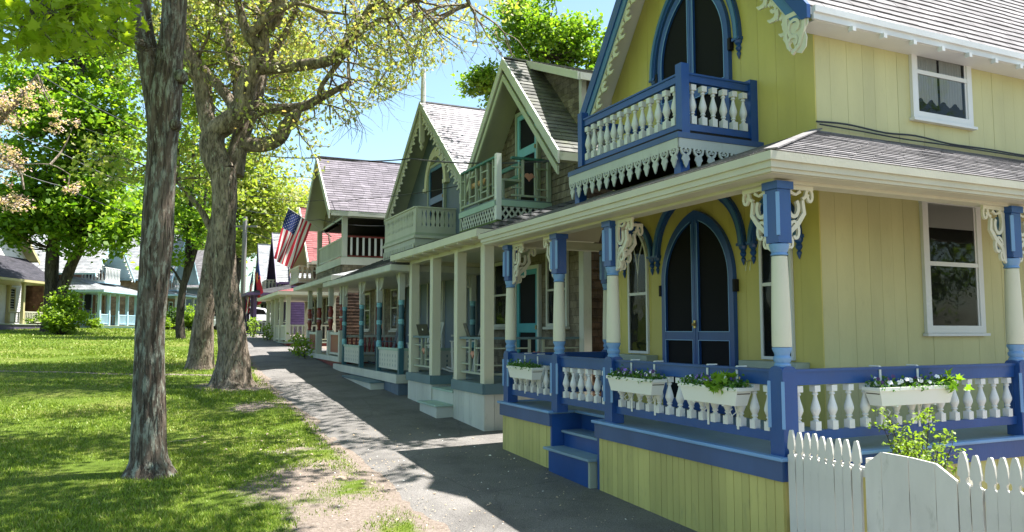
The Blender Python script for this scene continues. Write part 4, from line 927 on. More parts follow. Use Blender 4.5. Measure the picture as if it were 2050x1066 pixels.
# ------------------------------------------------------------------ red roofed cottage, purple cottage and the ones past them
def far_cottage(r, C, W, FL, posts, x_g, half, pitch, zr, roof, wall, trim, post_m, porch_roof, bal=None, balm='ivory', depth=1.9, eave=3.4, sgn=-1, door='interior', rail='ivory', gw=None, pw=.075, skirt='red', gable_wall=None, barge=None, frame='ivory', zg=.6, rise=.5):
    X = depth; Y0, Y1 = C - W / 2, C + W / 2; ze = zr - pitch * half; gw = gable_wall or wall
    mb = MB(); mb.courses((X, Y0, FL), (X, Y1, FL), (X, Y1, ze + .1), (X, Y0, ze + .1), .14, .012, out=(-1, 0, 0)); mb.box(X + .001, X + .05, Y0, Y1, FL - .6, ze + .1)
    mb.courses((X, Y0, ze + .1), (X, Y1, ze + .1), (X, C, zr - .2), (X, C, zr - .2), .14, .012, out=(-1, 0, 0)); mb.prism([(Y0, ze + .1), (Y1, ze + .1), (C, zr - .2)], X + .002, X + .05)
    mb.build('front_wall', gw, r)
    mb = MB(); shingle_side(r, Y0, X, 9, FL - zg, ze + .05, 'x', mb=mb); shingle_side(r, Y1, X, 9, FL - zg, ze + .05, 'x', sgn=1, mb=mb); mb.box(8.95, 9, Y0 + .06, Y1 - .06, FL - zg, ze + .05); mb.build('side_wall', wall, r)
    gable_roof(r, x_g, 9.2, C, half, ze, pitch, roof, deck=trim); rake(r, x_g, C, half + .02, ze, zr, .18, -.01, .04, trim)
    if barge: bargeboard(r, x_g + .03, C, half, ze, zr, .15, .35, .28, barge, skip=.05)
    MB().box(x_g + .05, 9.2, Y0 - .25, Y0 - .22, ze - .1, ze + .02).build('eave', trim, r)
    MB().box(-.05, X, posts[0] - .15, posts[-1] + .15, FL - .04, FL).build('deck_floor', 'sage', r)
    MB().box(0, .04, posts[0] - .1, posts[-1] + .1, FL - zg, FL - .04).box(.04, X, posts[0] - .1, posts[0] - .06, FL - zg, FL - .04).box(.04, X, posts[-1] + .06, posts[-1] + .1, FL - zg, FL - .04).build('skirt', skirt, r)
    H = eave - .12 - FL; b = MB(); b.box(-pw, pw, -pw, pw, 0, H); b.box(-pw - .02, pw + .02, -pw - .02, pw + .02, H - .1, H); b.box(-pw - .015, pw + .015, -pw - .015, pw + .015, 0, .7)
    p = b.build('post', post_m, r, loc=(.06, posts[0], FL - r['_zb']))
    for y in posts[1:]: copy_part(p, r, (.06, y, FL - r['_zb']))
    copy_part(p, r, (X - .1, posts[0], FL - r['_zb'])); copy_part(p, r, (X - .1, posts[-1], FL - r['_zb']))
    segs = list(zip(posts[:-1], posts[1:])); mid = len(segs) // 2
    for k, (a, c) in enumerate(segs):
        if k == mid: continue
        m = MB(); m.box(.03, .09, a + pw, c - pw, FL + .62, FL + .68); m.box(.03, .09, a + pw, c - pw, FL + .08, FL + .13); n = int((c - a) / .16)
        for q in range(n): y = a + pw + (c - a - 2 * pw) * (q + .5) / n; m.box(.04, .08, y - .03, y + .03, FL + .13, FL + .62)
        m.build('railing', rail, r)
    for yy in (posts[0], posts[-1]):
        m = MB(); m.box(.13, X - .18, yy - .03, yy + .03, FL + .62, FL + .68); m.box(.13, X - .18, yy - .03, yy + .03, FL + .08, FL + .13)
        for q in range(9): x = .25 + q * .18; m.box(x - .03, x + .03, yy - .02, yy + .02, FL + .13, FL + .62)
        m.build('railing', rail, r)
    MB().box(0, .13, posts[0] - .05, posts[-1] + .05, eave - .12, eave - .02).build('porch_beam', trim, r)
    hip_porch_roof(r, -.4, X, posts[0] - .5, posts[-1] + .5, Y0, Y1, eave, eave + rise, porch_roof, trim)
    door_front(r, X, C, 1.0, FL, FL + 2.1, door, trim)
    for yc in (C - W * .32, C + W * .32): window_front(r, X, yc, .8, FL + .8, FL + 2.1, FL + 1.5, frame)
    if bal:
        ya, yb, xb, z0, z1 = bal
        MB().box(xb, X, ya, yb, z0 - .1, z0).build('balcony_floor', trim, r); m = MB()
        m.box(xb, xb + .04, ya, yb, z1 - .06, z1); m.box(xb, xb + .04, ya, yb, z0, z0 + .08)
        for q in range(int((yb - ya) / .2)): y = ya + .05 + q * .2; m.prism([(y, z0 + .08), (y + .13, z0 + .08), (y + .09, (z0 + z1) / 2), (y + .13, z1 - .06), (y, z1 - .06), (y + .04, (z0 + z1) / 2)], xb + .01, xb + .03)
        for yy in (ya, yb):
            m.box(xb + .04, X, yy - .02, yy + .02, z1 - .06, z1); m.box(xb + .04, X, yy - .02, yy + .02, z0, z0 + .08)
            for q in range(int((X - xb) / .2)): x = xb + .1 + q * .2; m.prism([(x, z0 + .08), (x + .13, z0 + .08), (x + .09, (z0 + z1) / 2), (x + .13, z1 - .06), (x, z1 - .06), (x + .04, (z0 + z1) / 2)], yy - .01, yy + .01, 'y')
        m.build('balcony_railing', balm, r)
        door_front(r, X, C, .9, z0, z0 + 1.7, door, trim, name='balcony_door')
H5 = house('cottage', 'cottage with red shingle roofs, ivory square posts and small sawn balcony', -8.671, 30.0, 23.88, 1.0, GR)
far_cottage(H5, 3.5, 5.6, 1.44, [.2, 2.2, 3.8, 5.2, 6.8], .9, 2.6, 1.0, 7.25, 'roof_red', 'brown_shingle', 'ivory', 'ivory', 'roof_red', bal=(2.3, 4.8, .72, 4.0, 4.62), door='plum', skirt='red')
H6 = house('cottage', 'purple cottage with white shingle roof and dark purple porch posts', -13.6, 41.0, 23.88, 1.4, GR)
far_cottage(H6, 3.2, 5.4, 1.68, [.3, 2.0, 4.2, 6.0], 1.2, 2.5, 1.2, 7.5, 'pale_roof', 'purple', 'purple', 'purple', 'roof_dark', bal=(2.2, 4.4, .8, 4.1, 4.75), balm='ivory', rail='sage', skirt='plum', eave=3.9, frame='white')
H7 = house('cottage', 'farthest right-hand cottage, dark blue with a pale steep roof', -17.6, 50.5, 23.0, 1.4, GR)
far_cottage(H7, 3.0, 5.0, 1.75, [.3, 2.0, 4.0, 5.7], 1.2, 2.4, 1.4, 7.9, 'pale_roof', 'gray_blue', 'navy', 'navy', 'roof_dark', rail='sage', skirt='plum', eave=3.9)

# ------------------------------------------------------------------ cottages across the green (fronts face the lane)
GL = 'cottages across the green on the left'
def left_house(label, x, y, ang, zb):
    return thing('cottage', label, 'house', (x, y, zb), R(ang), GL, zlocal=True)
# local +x must point into the house (west): turn the frame round; local y then runs towards the camera
def lh(label, x, y, zb): return left_house(label, x, y, 180 + 2.8, zb)
L2 = lh('rust-shingled cottage with pale blue turned porch, white balcony and hip porch roof', -24.7, 51.2, 1.7)
far_cottage(L2, 2.6, 4.6, 2.2, [.1, 1.4, 2.7, 3.9, 5.1], .3, 2.7, 1.0, 8.0, 'pale_roof', 'rust_shingle', 'porch_blue', 'porch_blue', 'pale_roof', bal=(1.5, 3.6, .5, 4.9, 5.8), balm='white', rail='porch_blue', skirt='porch_blue', eave=4.3, rise=.85, gable_wall='rust_shingle', barge='white', depth=2.0, door='navy')
L1 = lh('white cottage with yellow trim, dark porch roof and brown side wall', -26.4, 44.2, 1.7)
far_cottage(L1, 2.2, 7.4, 2.25, [.2, 2.4, 4.8, 7.0], 1.6, 4.0, .9, 9.6, 'roof_gray', 'white', 'yellow_trim', 'yellow_trim', 'roof_plum', rail='cream', skirt='plum', eave=4.6, rise=1.5, depth=2.2, door='interior', frame='yellow_trim')
L3 = lh('tan-shingled cottage with tall arched white window behind the leaning maple', -24.4, 61.0, 1.7)
far_cottage(L3, 2.6, 4.8, 2.0, [.1, 1.7, 3.4, 5.0], .3, 2.8, 1.3, 9.2, 'pale_roof', 'tan_shingle', 'porch_blue', 'white', 'pale_roof', bal=(1.6, 3.6, .6, 4.9, 5.6), balm='white', rail='white', skirt='gray_blue', eave=4.5, frame='porch_blue', depth=2.0)
L4 = lh('blue-grey cottage with white trim half hidden behind the young tree', -24.6, 70.5, 1.6)
far_cottage(L4, 2.6, 5.0, 1.9, [.1, 1.7, 3.4, 5.0], .3, 2.9, 1.2, 9.0, 'roof_gray', 'gray_blue', 'white', 'porch_blue', 'pale_roof', rail='white', skirt='gray_blue', eave=4.4, frame='white', depth=2.0)
# pale green house closing the end of the lane
EH = thing('house', 'pale green two-storey house closing the end of the lane', 'house', (-26.0, 72.0, 1.6), 0, None, zlocal=True)
def build_end():
    r = EH; m = MB(); m.box(-1, 9, 0, 8, 1.4, 4.6); m.build('wall', 'white', r)
    m = MB(); m.courses((-1.4, -.5, 4.4), (9.4, -.5, 4.4), (9.4, 3.2, 9.2), (-1.4, 3.2, 9.2), .2, .015, out=(0, -1, 1)); m.courses((-1.4, 8.5, 4.4), (9.4, 8.5, 4.4), (9.4, 4.8, 9.2), (-1.4, 4.8, 9.2), .2, .015, out=(0, 1, 1)); m.box(-1.4, 9.4, 3.15, 4.85, 9.15, 9.25)
    m.prism([(-.4, 4.42), (8.4, 4.42), (4.8, 9.1), (3.2, 9.1)], -1.0, 9.0)
    m.build('roof', 'pale_green', r); MB().box(-1.4, 9.4, -.55, -.4, 4.25, 4.45).build('eave', 'dark_teal', r)
    for k in range(5):
        x = .2 + k * 1.9; w_ = MB(); w_.box(x - .6, x + .6, -.05, 0, 1.7, 3.9); f = w_.build('garage_door', 'porch_blue', r); MB().box(x - .5, x - .04, -.07, -.051, 2.7, 3.7).box(x + .04, x + .5, -.07, -.051, 2.7, 3.7).build('pane', 'interior', f)
        MB().box(x + .7, x + .85, -.06, .0, 1.5, 4.2).build('pilaster', 'dark_teal', r)
build_end()
# ------------------------------------------------------------------ ground, lane, lawn
LANE = [(-0.2, 2), (-0.25, 5), (-0.68, 7.45), (-1.2, 8.44), (-1.69, 9.58), (-2.4, 11.29), (-3.5, 13.78), (-5.1, 17.2), (-7.16, 21.96), (-9.34, 27.38), (-11.9, 33.2), (-15.2, 41), (-17.5, 47), (-18.6, 55), (-19, 64)]
LY = [p[1] for p in LANE]; LX = [p[0] for p in LANE]
def lane_left(y): return np.interp(y, LY, LX)
def ground_material():
    m, t, ns, lk, b = newmat('ground')
    ge = N(ns, 'ShaderNodeNewGeometry'); P = ge.outputs['Position']
    n1 = N(ns, 'ShaderNodeTexNoise'); n1.inputs['Scale'].default_value = .55; n1.inputs['Detail'].default_value = 7; lk.new(P, n1.inputs[0])
    n2 = N(ns, 'ShaderNodeTexNoise'); n2.inputs['Scale'].default_value = 26; n2.inputs['Detail'].default_value = 8; n2.inputs['Roughness'].default_value = .75; lk.new(P, n2.inputs[0])
    gr = ramp(ns, [(.3, (.055, .09, .010)), (.5, (.085, .125, .016)), (.72, (.17, .17, .05))]); lk.new(n1.outputs[0], gr.inputs[0])
    dt = ramp(ns, [(.25, (.085, .065, .05)), (.5, (.19, .155, .13)), (.75, (.30, .26, .225))]); lk.new(n2.outputs[0], dt.inputs[0])
    at_ = N(ns, 'ShaderNodeAttribute', attribute_name='bare')
    n3 = N(ns, 'ShaderNodeTexNoise'); n3.inputs['Scale'].default_value = 3.2; n3.inputs['Detail'].default_value = 9; n3.inputs['Roughness'].default_value = .7; lk.new(P, n3.inputs[0])
    ad = N(ns, 'ShaderNodeMath', operation='ADD'); lk.new(at_.outputs['Fac'], ad.inputs[0]); lk.new(n3.outputs[0], ad.inputs[1])
    rr = ramp(ns, [(.98, (0, 0, 0)), (1.0, (1, 1, 1))]);
    ms = N(ns, 'ShaderNodeMapRange'); ms.inputs['From Min'].default_value = .86; ms.inputs['From Max'].default_value = 1.04; lk.new(ad.outputs[0], ms.inputs[0])
    mx = N(ns, 'ShaderNodeMixRGB'); lk.new(ms.outputs[0], mx.inputs[0]); lk.new(gr.outputs[0], mx.inputs[1]); lk.new(dt.outputs[0], mx.inputs[2])
    ns.remove(rr); lk.new(mx.outputs[0], b.inputs['Base Color']); b.inputs['Roughness'].default_value = .95; b.inputs['Specular IOR Level'].default_value = .1
    bp = N(ns, 'ShaderNodeBump'); bp.inputs['Strength'].default_value = .8; bp.inputs['Distance'].default_value = .03; lk.new(n2.outputs[0], bp.inputs['Height']); lk.new(bp.outputs[0], b.inputs['Normal'])
    MATS['ground'] = m
def asphalt_material():
    m, t, ns, lk, b = newmat('asphalt'); ge = N(ns, 'ShaderNodeNewGeometry'); P = ge.outputs['Position']
    n1 = N(ns, 'ShaderNodeTexNoise'); n1.inputs['Scale'].default_value = 1.1; n1.inputs['Detail'].default_value = 8; n1.inputs['Roughness'].default_value = .65; lk.new(P, n1.inputs[0])
    n2 = N(ns, 'ShaderNodeTexNoise'); n2.inputs['Scale'].default_value = 90; n2.inputs['Detail'].default_value = 4; lk.new(P, n2.inputs[0])
    v = N(ns, 'ShaderNodeTexVoronoi'); v.inputs['Scale'].default_value = 70; lk.new(P, v.inputs[0])
    r = ramp(ns, [(.28, (.095, .09, .087)), (.5, (.15, .142, .136)), (.72, (.195, .184, .177))]); lk.new(n1.outputs[0], r.inputs[0])
    r2 = ramp(ns, [(.3, (.55, .55, .55)), (.7, (1.35, 1.33, 1.3))]); lk.new(n2.outputs[0], r2.inputs[0])
    mx = N(ns, 'ShaderNodeMixRGB', blend_type='MULTIPLY'); mx.inputs[0].default_value = 1; lk.new(r.outputs[0], mx.inputs[1]); lk.new(r2.outputs[0], mx.inputs[2])
    # hairline cracks
    vc = N(ns, 'ShaderNodeTexVoronoi', feature='DISTANCE_TO_EDGE'); vc.inputs['Scale'].default_value = .45
    ds = N(ns, 'ShaderNodeMixRGB'); ds.inputs[0].default_value = .25; lk.new(P, ds.inputs[1]); lk.new(n1.outputs[1], ds.inputs[2]); lk.new(ds.outputs[0], vc.inputs[0])
    cr = ramp(ns, [(0, (.3, .3, .3)), (.003, (.6, .6, .6)), (.006, (1, 1, 1))]); lk.new(vc.outputs[0], cr.inputs[0])
    m2 = N(ns, 'ShaderNodeMixRGB', blend_type='MULTIPLY'); m2.inputs[0].default_value = .3; lk.new(mx.outputs[0], m2.inputs[1]); lk.new(cr.outputs[0], m2.inputs[2])
    lk.new(m2.outputs[0], b.inputs['Base Color']); b.inputs['Roughness'].default_value = .88; b.inputs['Specular IOR Level'].default_value = .25
    bp = N(ns, 'ShaderNodeBump'); bp.inputs['Strength'].default_value = .6; bp.inputs['Distance'].default_value = .008; lk.new(v.outputs[0], bp.inputs['Height']); lk.new(bp.outputs[0], b.inputs['Normal']); MATS['asphalt'] = m
ground_material(); asphalt_material()
def vnoise(x, y, s, seed=0):
    """cheap smooth value noise with numpy"""
    x = np.asarray(x, float) * s + seed * 17.3; y = np.asarray(y, float) * s + seed * 9.1
    xi = np.floor(x).astype(int); yi = np.floor(y).astype(int); fx = x - xi; fy = y - yi; fx = fx * fx * (3 - 2 * fx); fy = fy * fy * (3 - 2 * fy)
    h = lambda a, b: (np.sin(a * 127.1 + b * 311.7 + seed) * 43758.5453) % 1.0
    return (h(xi, yi) * (1 - fx) + h(xi + 1, yi) * fx) * (1 - fy) + (h(xi, yi + 1) * (1 - fx) + h(xi + 1, yi + 1) * fx) * fy
def bare(x, y):
    """0..1 how bare (worn earth) the ground is; a map of real worn patches"""
    x = np.asarray(x, float); y = np.asarray(y, float); L = lane_left(y); v = np.zeros_like(x)
    def spot(cx, cy, rx, ry, k=1.): return k * np.clip(1.25 - np.sqrt(((x - cx) / rx) ** 2 + ((y - cy) / ry) ** 2), 0, 1)
    v = np.maximum(v, spot(-1.7, 8.0, .8, 1.3, .85)); v = np.maximum(v, spot(-2.55, 9.6, .8, 1.5, .9)); v = np.maximum(v, spot(-3.2, 11.4, .6, 1.2, .55)); v = np.maximum(v, spot(-1.0, 6, .7, 1.6, .8))
    v = np.maximum(v, spot(-6.6, 18.6, 1.25, 1.1, .95)); v = np.maximum(v, spot(-5.1, 15.6, .6, 1.2, .8)); v = np.maximum(v, spot(-4.5, 9.85, .55, .5, .6))
    v = np.maximum(v, np.clip(1 - np.abs(x - L + .05) / .22, 0, 1) * .75)
    s = np.where((x < -7.4) & (x > -22), np.clip(1 - np.abs(y - (20.7 + (-7.9 - x) * .01)) / .3, 0, 1), 0) * .85; v = np.maximum(v, s)
    v = np.maximum(v, np.where(x > L, 1, 0))
    v = np.maximum(v, spot(-24, 40, 3, 1.2, .6))
    return v
def build_ground():
    xs = np.concatenate([np.linspace(-300, -60, 13)[:-1], np.linspace(-60, -14, 47)[:-1], np.linspace(-14, 2, 81)[:-1], np.linspace(2, 14, 13)[:-1], np.linspace(14, 200, 14)])
    ys = np.concatenate([np.linspace(-60, 0, 13)[:-1], np.linspace(0, 26, 131)[:-1], np.linspace(26, 60, 69)[:-1], np.linspace(60, 100, 21)[:-1], np.linspace(100, 900, 17)])
    X, Y = np.meshgrid(xs, ys); Z = G(X, Y); Z = Z + (vnoise(X, Y, .8, 1) - .5) * .04 * (X < lane_left(Y)); B = bare(X, Y)
    n, m = X.shape; vs = np.stack([X.ravel(), Y.ravel(), Z.ravel()], 1); idx = np.arange(n * m).reshape(n, m)
    fs = np.stack([idx[:-1, :-1].ravel(), idx[:-1, 1:].ravel(), idx[1:, 1:].ravel(), idx[1:, :-1].ravel()], 1)
    me = bpy.data.meshes.new('ground'); me.from_pydata(vs.tolist(), [], fs.tolist()); me.materials.append(MATS['ground'])
    a = me.attributes.new('bare', 'FLOAT', 'POINT'); a.data.foreach_set('value', B.ravel().astype(np.float32)); me.polygons.foreach_set('use_smooth', [True] * len(me.polygons))
    o = bpy.data.objects.new('lawn', me); COL.objects.link(o); tag(o, 'sunlit lawn with worn earth patches beside the lane', 'lawn', kind='structure')
    # lane
    vs, fs = [], []; yy = np.concatenate([np.arange(1, 26, .18), np.arange(26, 66, .6)]); rng = random.Random(4)
    cols = 9
    for y in yy:
        l = float(lane_left(y)) + (float(vnoise(3.1, y, 1.9, 5)) - .5) * .22 + (float(vnoise(1.1, y, 7, 6)) - .5) * .07
        rgt = 2.05 + 0 * y if y < 8.5 else float(np.interp(y, [8.5, 12, 17, 22, 30, 40, 52, 66], [2.2, .9, -1.2, -3.4, -7.4, -12.2, -15.9, -16]))
        for k in range(cols):
            x = l + (rgt - l) * k / (cols - 1); z = g(x, y) + .012 + (.018 if 0 < k else -.02); vs.append((x, float(y), z))
    for j in range(len(yy) - 1):
        for k in range(cols - 1): fs.append((j * cols + k, j * cols + k + 1, (j + 1) * cols + k + 1, (j + 1) * cols + k))
    me = bpy.data.meshes.new('lane'); me.from_pydata(vs, [], fs); me.materials.append(MATS['asphalt']); o = bpy.data.objects.new('lane', me); COL.objects.link(o)
    tag(o, 'narrow grey asphalt lane with crumbling left edge along the cottages', 'lane', kind='structure')
build_ground()
def mesh_np(name, verts, faces_flat, nper, mat, parent=None):
    me = bpy.data.meshes.new(name); nv = len(verts); nf = len(faces_flat) // nper
    me.vertices.add(nv); me.vertices.foreach_set('co', np.asarray(verts, np.float32).ravel()); me.loops.add(nf * nper); me.loops.foreach_set('vertex_index', np.asarray(faces_flat, np.int32).ravel())
    me.polygons.add(nf); me.polygons.foreach_set('loop_start', np.arange(0, nf * nper, nper, dtype=np.int32))
    me.update(calc_edges=True); me.materials.append(MATS[mat] if isinstance(mat, str) else mat)
    o = bpy.data.objects.new(name, me); COL.objects.link(o)
    if parent: o.parent = parent
    return o
leafmat('grass', (.125, .20, .014), (.22, .30, .03), (.31, .30, .10), transl=.14)
def build_grass():
    rng = np.random.default_rng(2); P = []
    bands = [(5.2, 8, 2600), (8, 12, 1700), (12, 18, 800), (18, 28, 300), (28, 50, 90)]
    for (a, b, dens) in bands:
        l = -.82 * b - 2; rr = float(lane_left(a)) + .2; n = int((rr - l) * (b - a) * dens); x = rng.uniform(l, rr, n); y = rng.uniform(a, b, n)
        k = (x > -.74 * y - 2.5) & (x < lane_left(y) + .08); x, y = x[k], y[k]
        bb = bare(x, y) + vnoise(x, y, 3.2, 3) * .55 + rng.uniform(-.15, .15, len(x)); keep = bb < .90; x, y = x[keep], y[keep]; P.append((x, y))
    x = np.concatenate([p[0] for p in P]); y = np.concatenate([p[1] for p in P]); n = len(x); z = G(x, y) - .005
    clump = vnoise(x, y, 1.3, 7); h = rng.uniform(.016, .042, n) * (.7 + clump * .9) * np.clip(1 + (y - 14) / 30, 1, 2); w = rng.uniform(.004, .009, n) * np.clip(y / 9, 1, 5)
    a = rng.uniform(0, 6.283, n); lean = rng.uniform(.1, .9, n) * h; la = rng.uniform(0, 6.283, n)
    dx, dy = np.cos(a) * w, np.sin(a) * w; V = np.empty((n, 3, 3), np.float32)
    V[:, 0] = np.stack([x - dx, y - dy, z], 1); V[:, 1] = np.stack([x + dx, y + dy, z], 1); V[:, 2] = np.stack([x + np.cos(la) * lean, y + np.sin(la) * lean, z + h], 1)
    o = mesh_np('lawn_grass', V.reshape(-1, 3), np.arange(n * 3), 3, 'grass'); tag(o, 'short green grass blades over the lawn', 'grass', kind='stuff')
build_grass()
# little stones, leaf litter and petals lying about
paint('stone', (.35, .27, .2), rough=.9, dirt=.3); plain('litter', (.42, .33, .22), .9); plain('petal', (.8, .78, .72), .7)
def scatter():
    rng = random.Random(9); m = MB()
    for k in range(900):
        if k < 500: y = rng.uniform(6, 13); x = float(lane_left(y)) + rng.gauss(-.5, .7)
        else: y = rng.uniform(4.5, 13); x = float(lane_left(y)) + rng.uniform(0, 2.2)
        s_ = rng.uniform(.004, .013) if k % 9 else rng.uniform(.012, .028); z = g(x, y) + (.03 if x > lane_left(y) else .005); a = rng.uniform(0, 6.28)
        m.mi = 0 if rng.random() < .55 else 1 if rng.random() < .8 else 2
        c, sn = math.cos(a) * s_, math.sin(a) * s_
        m.add([(x + c, y + sn, z + s_ * .2), (x - sn, y + c, z + s_ * .5), (x - c, y - sn, z + s_ * .3), (x + sn, y - c, z + s_ * .1), (x, y, z + s_ * .9)], [(0, 1, 4), (1, 2, 4), (2, 3, 4), (3, 0, 4)])
    o = m.build('ground_litter', ['stone', 'litter', 'petal']); tag(o, 'scattered grit, leaf bits and petals on the lane and worn earth', 'litter', kind='stuff')
scatter()
def stone(x, y, s_, label):
    bm = bmesh.new(); bmesh.ops.create_icosphere(bm, subdivisions=3, radius=1)
    for v in bm.verts:
        d = 1 + .35 * noise.noise(v.co * 1.3 + Vector((x, y, 0))); v.co = Vector((v.co.x * s_ * d, v.co.y * s_ * .7 * d, v.co.z * s_ * .5 * d))
    me = bpy.data.meshes.new('stone'); bm.to_mesh(me); bm.free(); me.materials.append(MATS['stone']); o = bpy.data.objects.new('stone', me); COL.objects.link(o); o.location = (x, y, g(x, y) + s_ * .25)
    tag(o, label, 'stone')
stone(-2.05, 9.53, .075, 'fist-sized brown stone on the worn earth at the lane edge')
tw = MB().tube([at(338, 886, 11.9) * 1, at(355, 882, 12.0), at(372, 884, 11.95), at(402, 877, 12.3)], [.008, .01, .008, .004], 6)
for v in range(len(tw.v)): p = tw.v[v]; tw.v[v] = (p[0], p[1], g(p[0], p[1]) + .03 + (p[2] - at(355, 882, 12.0)[2]) * .15)
plain('twig', (.45, .36, .25), .8); tag(tw.build('twig', 'twig'), 'thin pale fallen twig on the grass right of the big trunk', 'twig')

# ------------------------------------------------------------------ trees
barkmat('bark_maple', (.045, .034, .026), (.17, .135, .105), (.27, .28, .23), zs=.16, scale=8, lf=.525, bump=1)
barkmat('bark_oak', (.075, .056, .042), (.34, .275, .215), (.34, .35, .27), zs=.3, scale=7, lf=.60, bump=1)
barkmat('bark_dark', (.022, .018, .015), (.10, .083, .065), (.16, .17, .13), zs=.3, scale=6, lf=.64, bump=.8)
leafmat('leaf_oak', (.20, .24, .075), (.32, .33, .13), (.36, .25, .14), .45)
leafmat('leaf_maple', (.07, .155, .012), (.17, .27, .025), (.26, .34, .045), .42)
leafmat('leaf_bright', (.19, .27, .015), (.29, .36, .035), None, .5)
leafmat('leaf_light', (.14, .20, .03), (.25, .29, .06), (.30, .28, .11), .45)
leafmat('leaf_dark', (.02, .055, .008), (.05, .10, .012), None, .35)
leafmat('leaf_pale', (.22, .23, .10), (.31, .29, .15), (.24, .28, .08), .45)
leafmat('leaf_pink', (.42, .27, .28), (.50, .38, .37), (.33, .33, .18), .35)
leafmat('leaf_shrub', (.12, .20, .014), (.22, .31, .035), None, .42)
def smooth_path(pts, n=4):
    P = [Vector(p[:3]) for p in pts]; Rr = [p[3] for p in pts]; out = []; ro = []
    for k in range(len(P) - 1):
        p0, p1, p2, p3 = P[max(0, k - 1)], P[k], P[k + 1], P[min(len(P) - 1, k + 2)]
        for q in range(n):
            t = q / n; out.append(.5 * ((2 * p1) + (p2 - p0) * t + (2 * p0 - 5 * p1 + 4 * p2 - p3) * t * t + (3 * p1 - p0 - 3 * p2 + p3) * t ** 3)); ro.append(Rr[k] + (Rr[k + 1] - Rr[k]) * t)
    out.append(P[-1]); ro.append(Rr[-1]); return out, ro
def limb(mb, pts, seg=12, n=5, rough=.06, flare=0, ridge=0):
    path, rs = smooth_path(pts, n); b = len(mb.v); mb.tube(path, rs, seg, cap=True)
    for i in range(b, len(mb.v)):
        k = (i - b) // seg; c = path[k]; v = Vector(mb.v[i]); d = v - c; nz = noise.noise(v * 2.2) * 1.2 + noise.noise(Vector((v.x * 7, v.y * 7, v.z * 2))) * .8
        s_ = 1 + rough * nz
        if ridge:
            th = math.atan2(d.y, d.x); q_ = noise.noise(Vector((math.cos(th) * 4.5, math.sin(th) * 4.5, v.z * 1.6))) + .6 * noise.noise(Vector((math.cos(th) * 10, math.sin(th) * 10, v.z * 4)))
            s_ += ridge * (1 - 2.6 * abs(q_)) * min(1, max(.25, 1.4 - (v.z - 1.5) * .25))
        if flare and k < n * 1.5:
            a = math.atan2(d.y, d.x); s_ += flare * (1 - k / (n * 1.5)) ** 2 * (.55 + .45 * math.sin(a * 5 + 1))
        mb.v[i] = tuple(c + d * s_)
    return path, rs
def grow(mb, tips, p, d, L, r, depth, rng, droop=.0, up=.15, spread=.6, minr=.006, seg=5, keep=lambda p: True):
    """a branch that wanders, tapers and forks; tips collects (point, size)"""
    n = 4; pts = [(p.x, p.y, p.z, r)]; q = p.copy(); dd = d.copy()
    for k in range(n):
        dd = (dd + Vector((rng.gauss(0, .16), rng.gauss(0, .16), rng.gauss(0, .12) + up * .2 - droop * .2))).normalized(); q = q + dd * L / n; rr = r * (1 - .45 * (k + 1) / n); pts.append((q.x, q.y, q.z, rr))
        if depth <= 1 and k > 0: tips.append((q.copy(), L))
    if not keep(q) : return
    path, rs = smooth_path(pts, 2); mb.tube(path, rs, seg if r > .03 else 4, cap=False)
    if depth <= 0: tips.append((q.copy(), L)); return
    for k in range(rng.choice((2, 3, 3))):
        ax = dd.orthogonal().normalized(); ax.rotate(Matrix.Rotation(rng.uniform(0, 6.28), 3, dd)); nd = (dd + ax * rng.uniform(.4, 1.) * spread * 1.5).normalized()
        t = rng.choice((1., 1., .6)); base = path[int((len(path) - 1) * t)]
        grow(mb, tips, base, nd, L * rng.uniform(.62, .85), rs[-1] * rng.uniform(.65, .9), depth - 1, rng, droop, up, spread, minr, seg, keep)
SHAPES = {
    'kite': np.array([(0, 0), (.32, .4), (0, 1), (-.32, .4)]),
    'oval': np.array([(0, 0), (.26, .25), (.3, .6), (0, 1), (-.3, .6), (-.26, .25)]),
    'lobed': np.array([(0, 0), (.16, .2), (.3, .35), (.14, .5), (.26, .72), (.1, .8), (0, 1), (-.1, .8), (-.26, .72), (-.14, .5), (-.3, .35), (-.16, .2)]),
    'maple': np.array([(0, 0), (.12, .18), (.42, .08), (.34, .26), (.55, .5), (.26, .5), (.22, .62), (.12, .7), (0, 1.05), (-.12, .7), (-.22, .62), (-.26, .5), (-.55, .5), (-.34, .26), (-.42, .08), (-.12, .18)]),
}
def leaves(name, centers, size, mat, parent, shape='kite', seed=0, flat=.5, droop=0.):
    rng = np.random.default_rng(seed); c = np.asarray(centers, float); n = len(c); sh = SHAPES[shape]; k = len(sh)
    nrm = rng.normal(size=(n, 3)); nrm[:, 2] = np.abs(nrm[:, 2]) + flat; nrm /= np.linalg.norm(nrm, axis=1)[:, None]
    u = rng.normal(size=(n, 3)); u[:, 2] -= droop; u -= nrm * (u * nrm).sum(1)[:, None]; u /= np.linalg.norm(u, axis=1)[:, None]; v = np.cross(nrm, u)
    s_ = size * rng.uniform(.6, 1.3, n); V = c[:, None, :] + (v[:, None, :] * sh[None, :, 0, None] + u[:, None, :] * sh[None, :, 1, None]) * s_[:, None, None]
    V = V + nrm[:, None, :] * (np.abs(sh[None, :, 0, None]) * .35 * s_[:, None, None])     # a slight fold along the midrib
    return mesh_np(name, V.reshape(-1, 3), np.arange(n * k), k, mat, parent)
def cluster(tips, per, spread, seed, keep=None, squash=.7):
    rng = np.random.default_rng(seed); T = np.array([t[0][:] for t in tips]); 
    C = np.repeat(T, per, 0) + rng.normal(size=(len(T) * per, 3)) * np.array([spread, spread, spread * squash])
    if keep is not None: C = C[keep(C)]
    return C
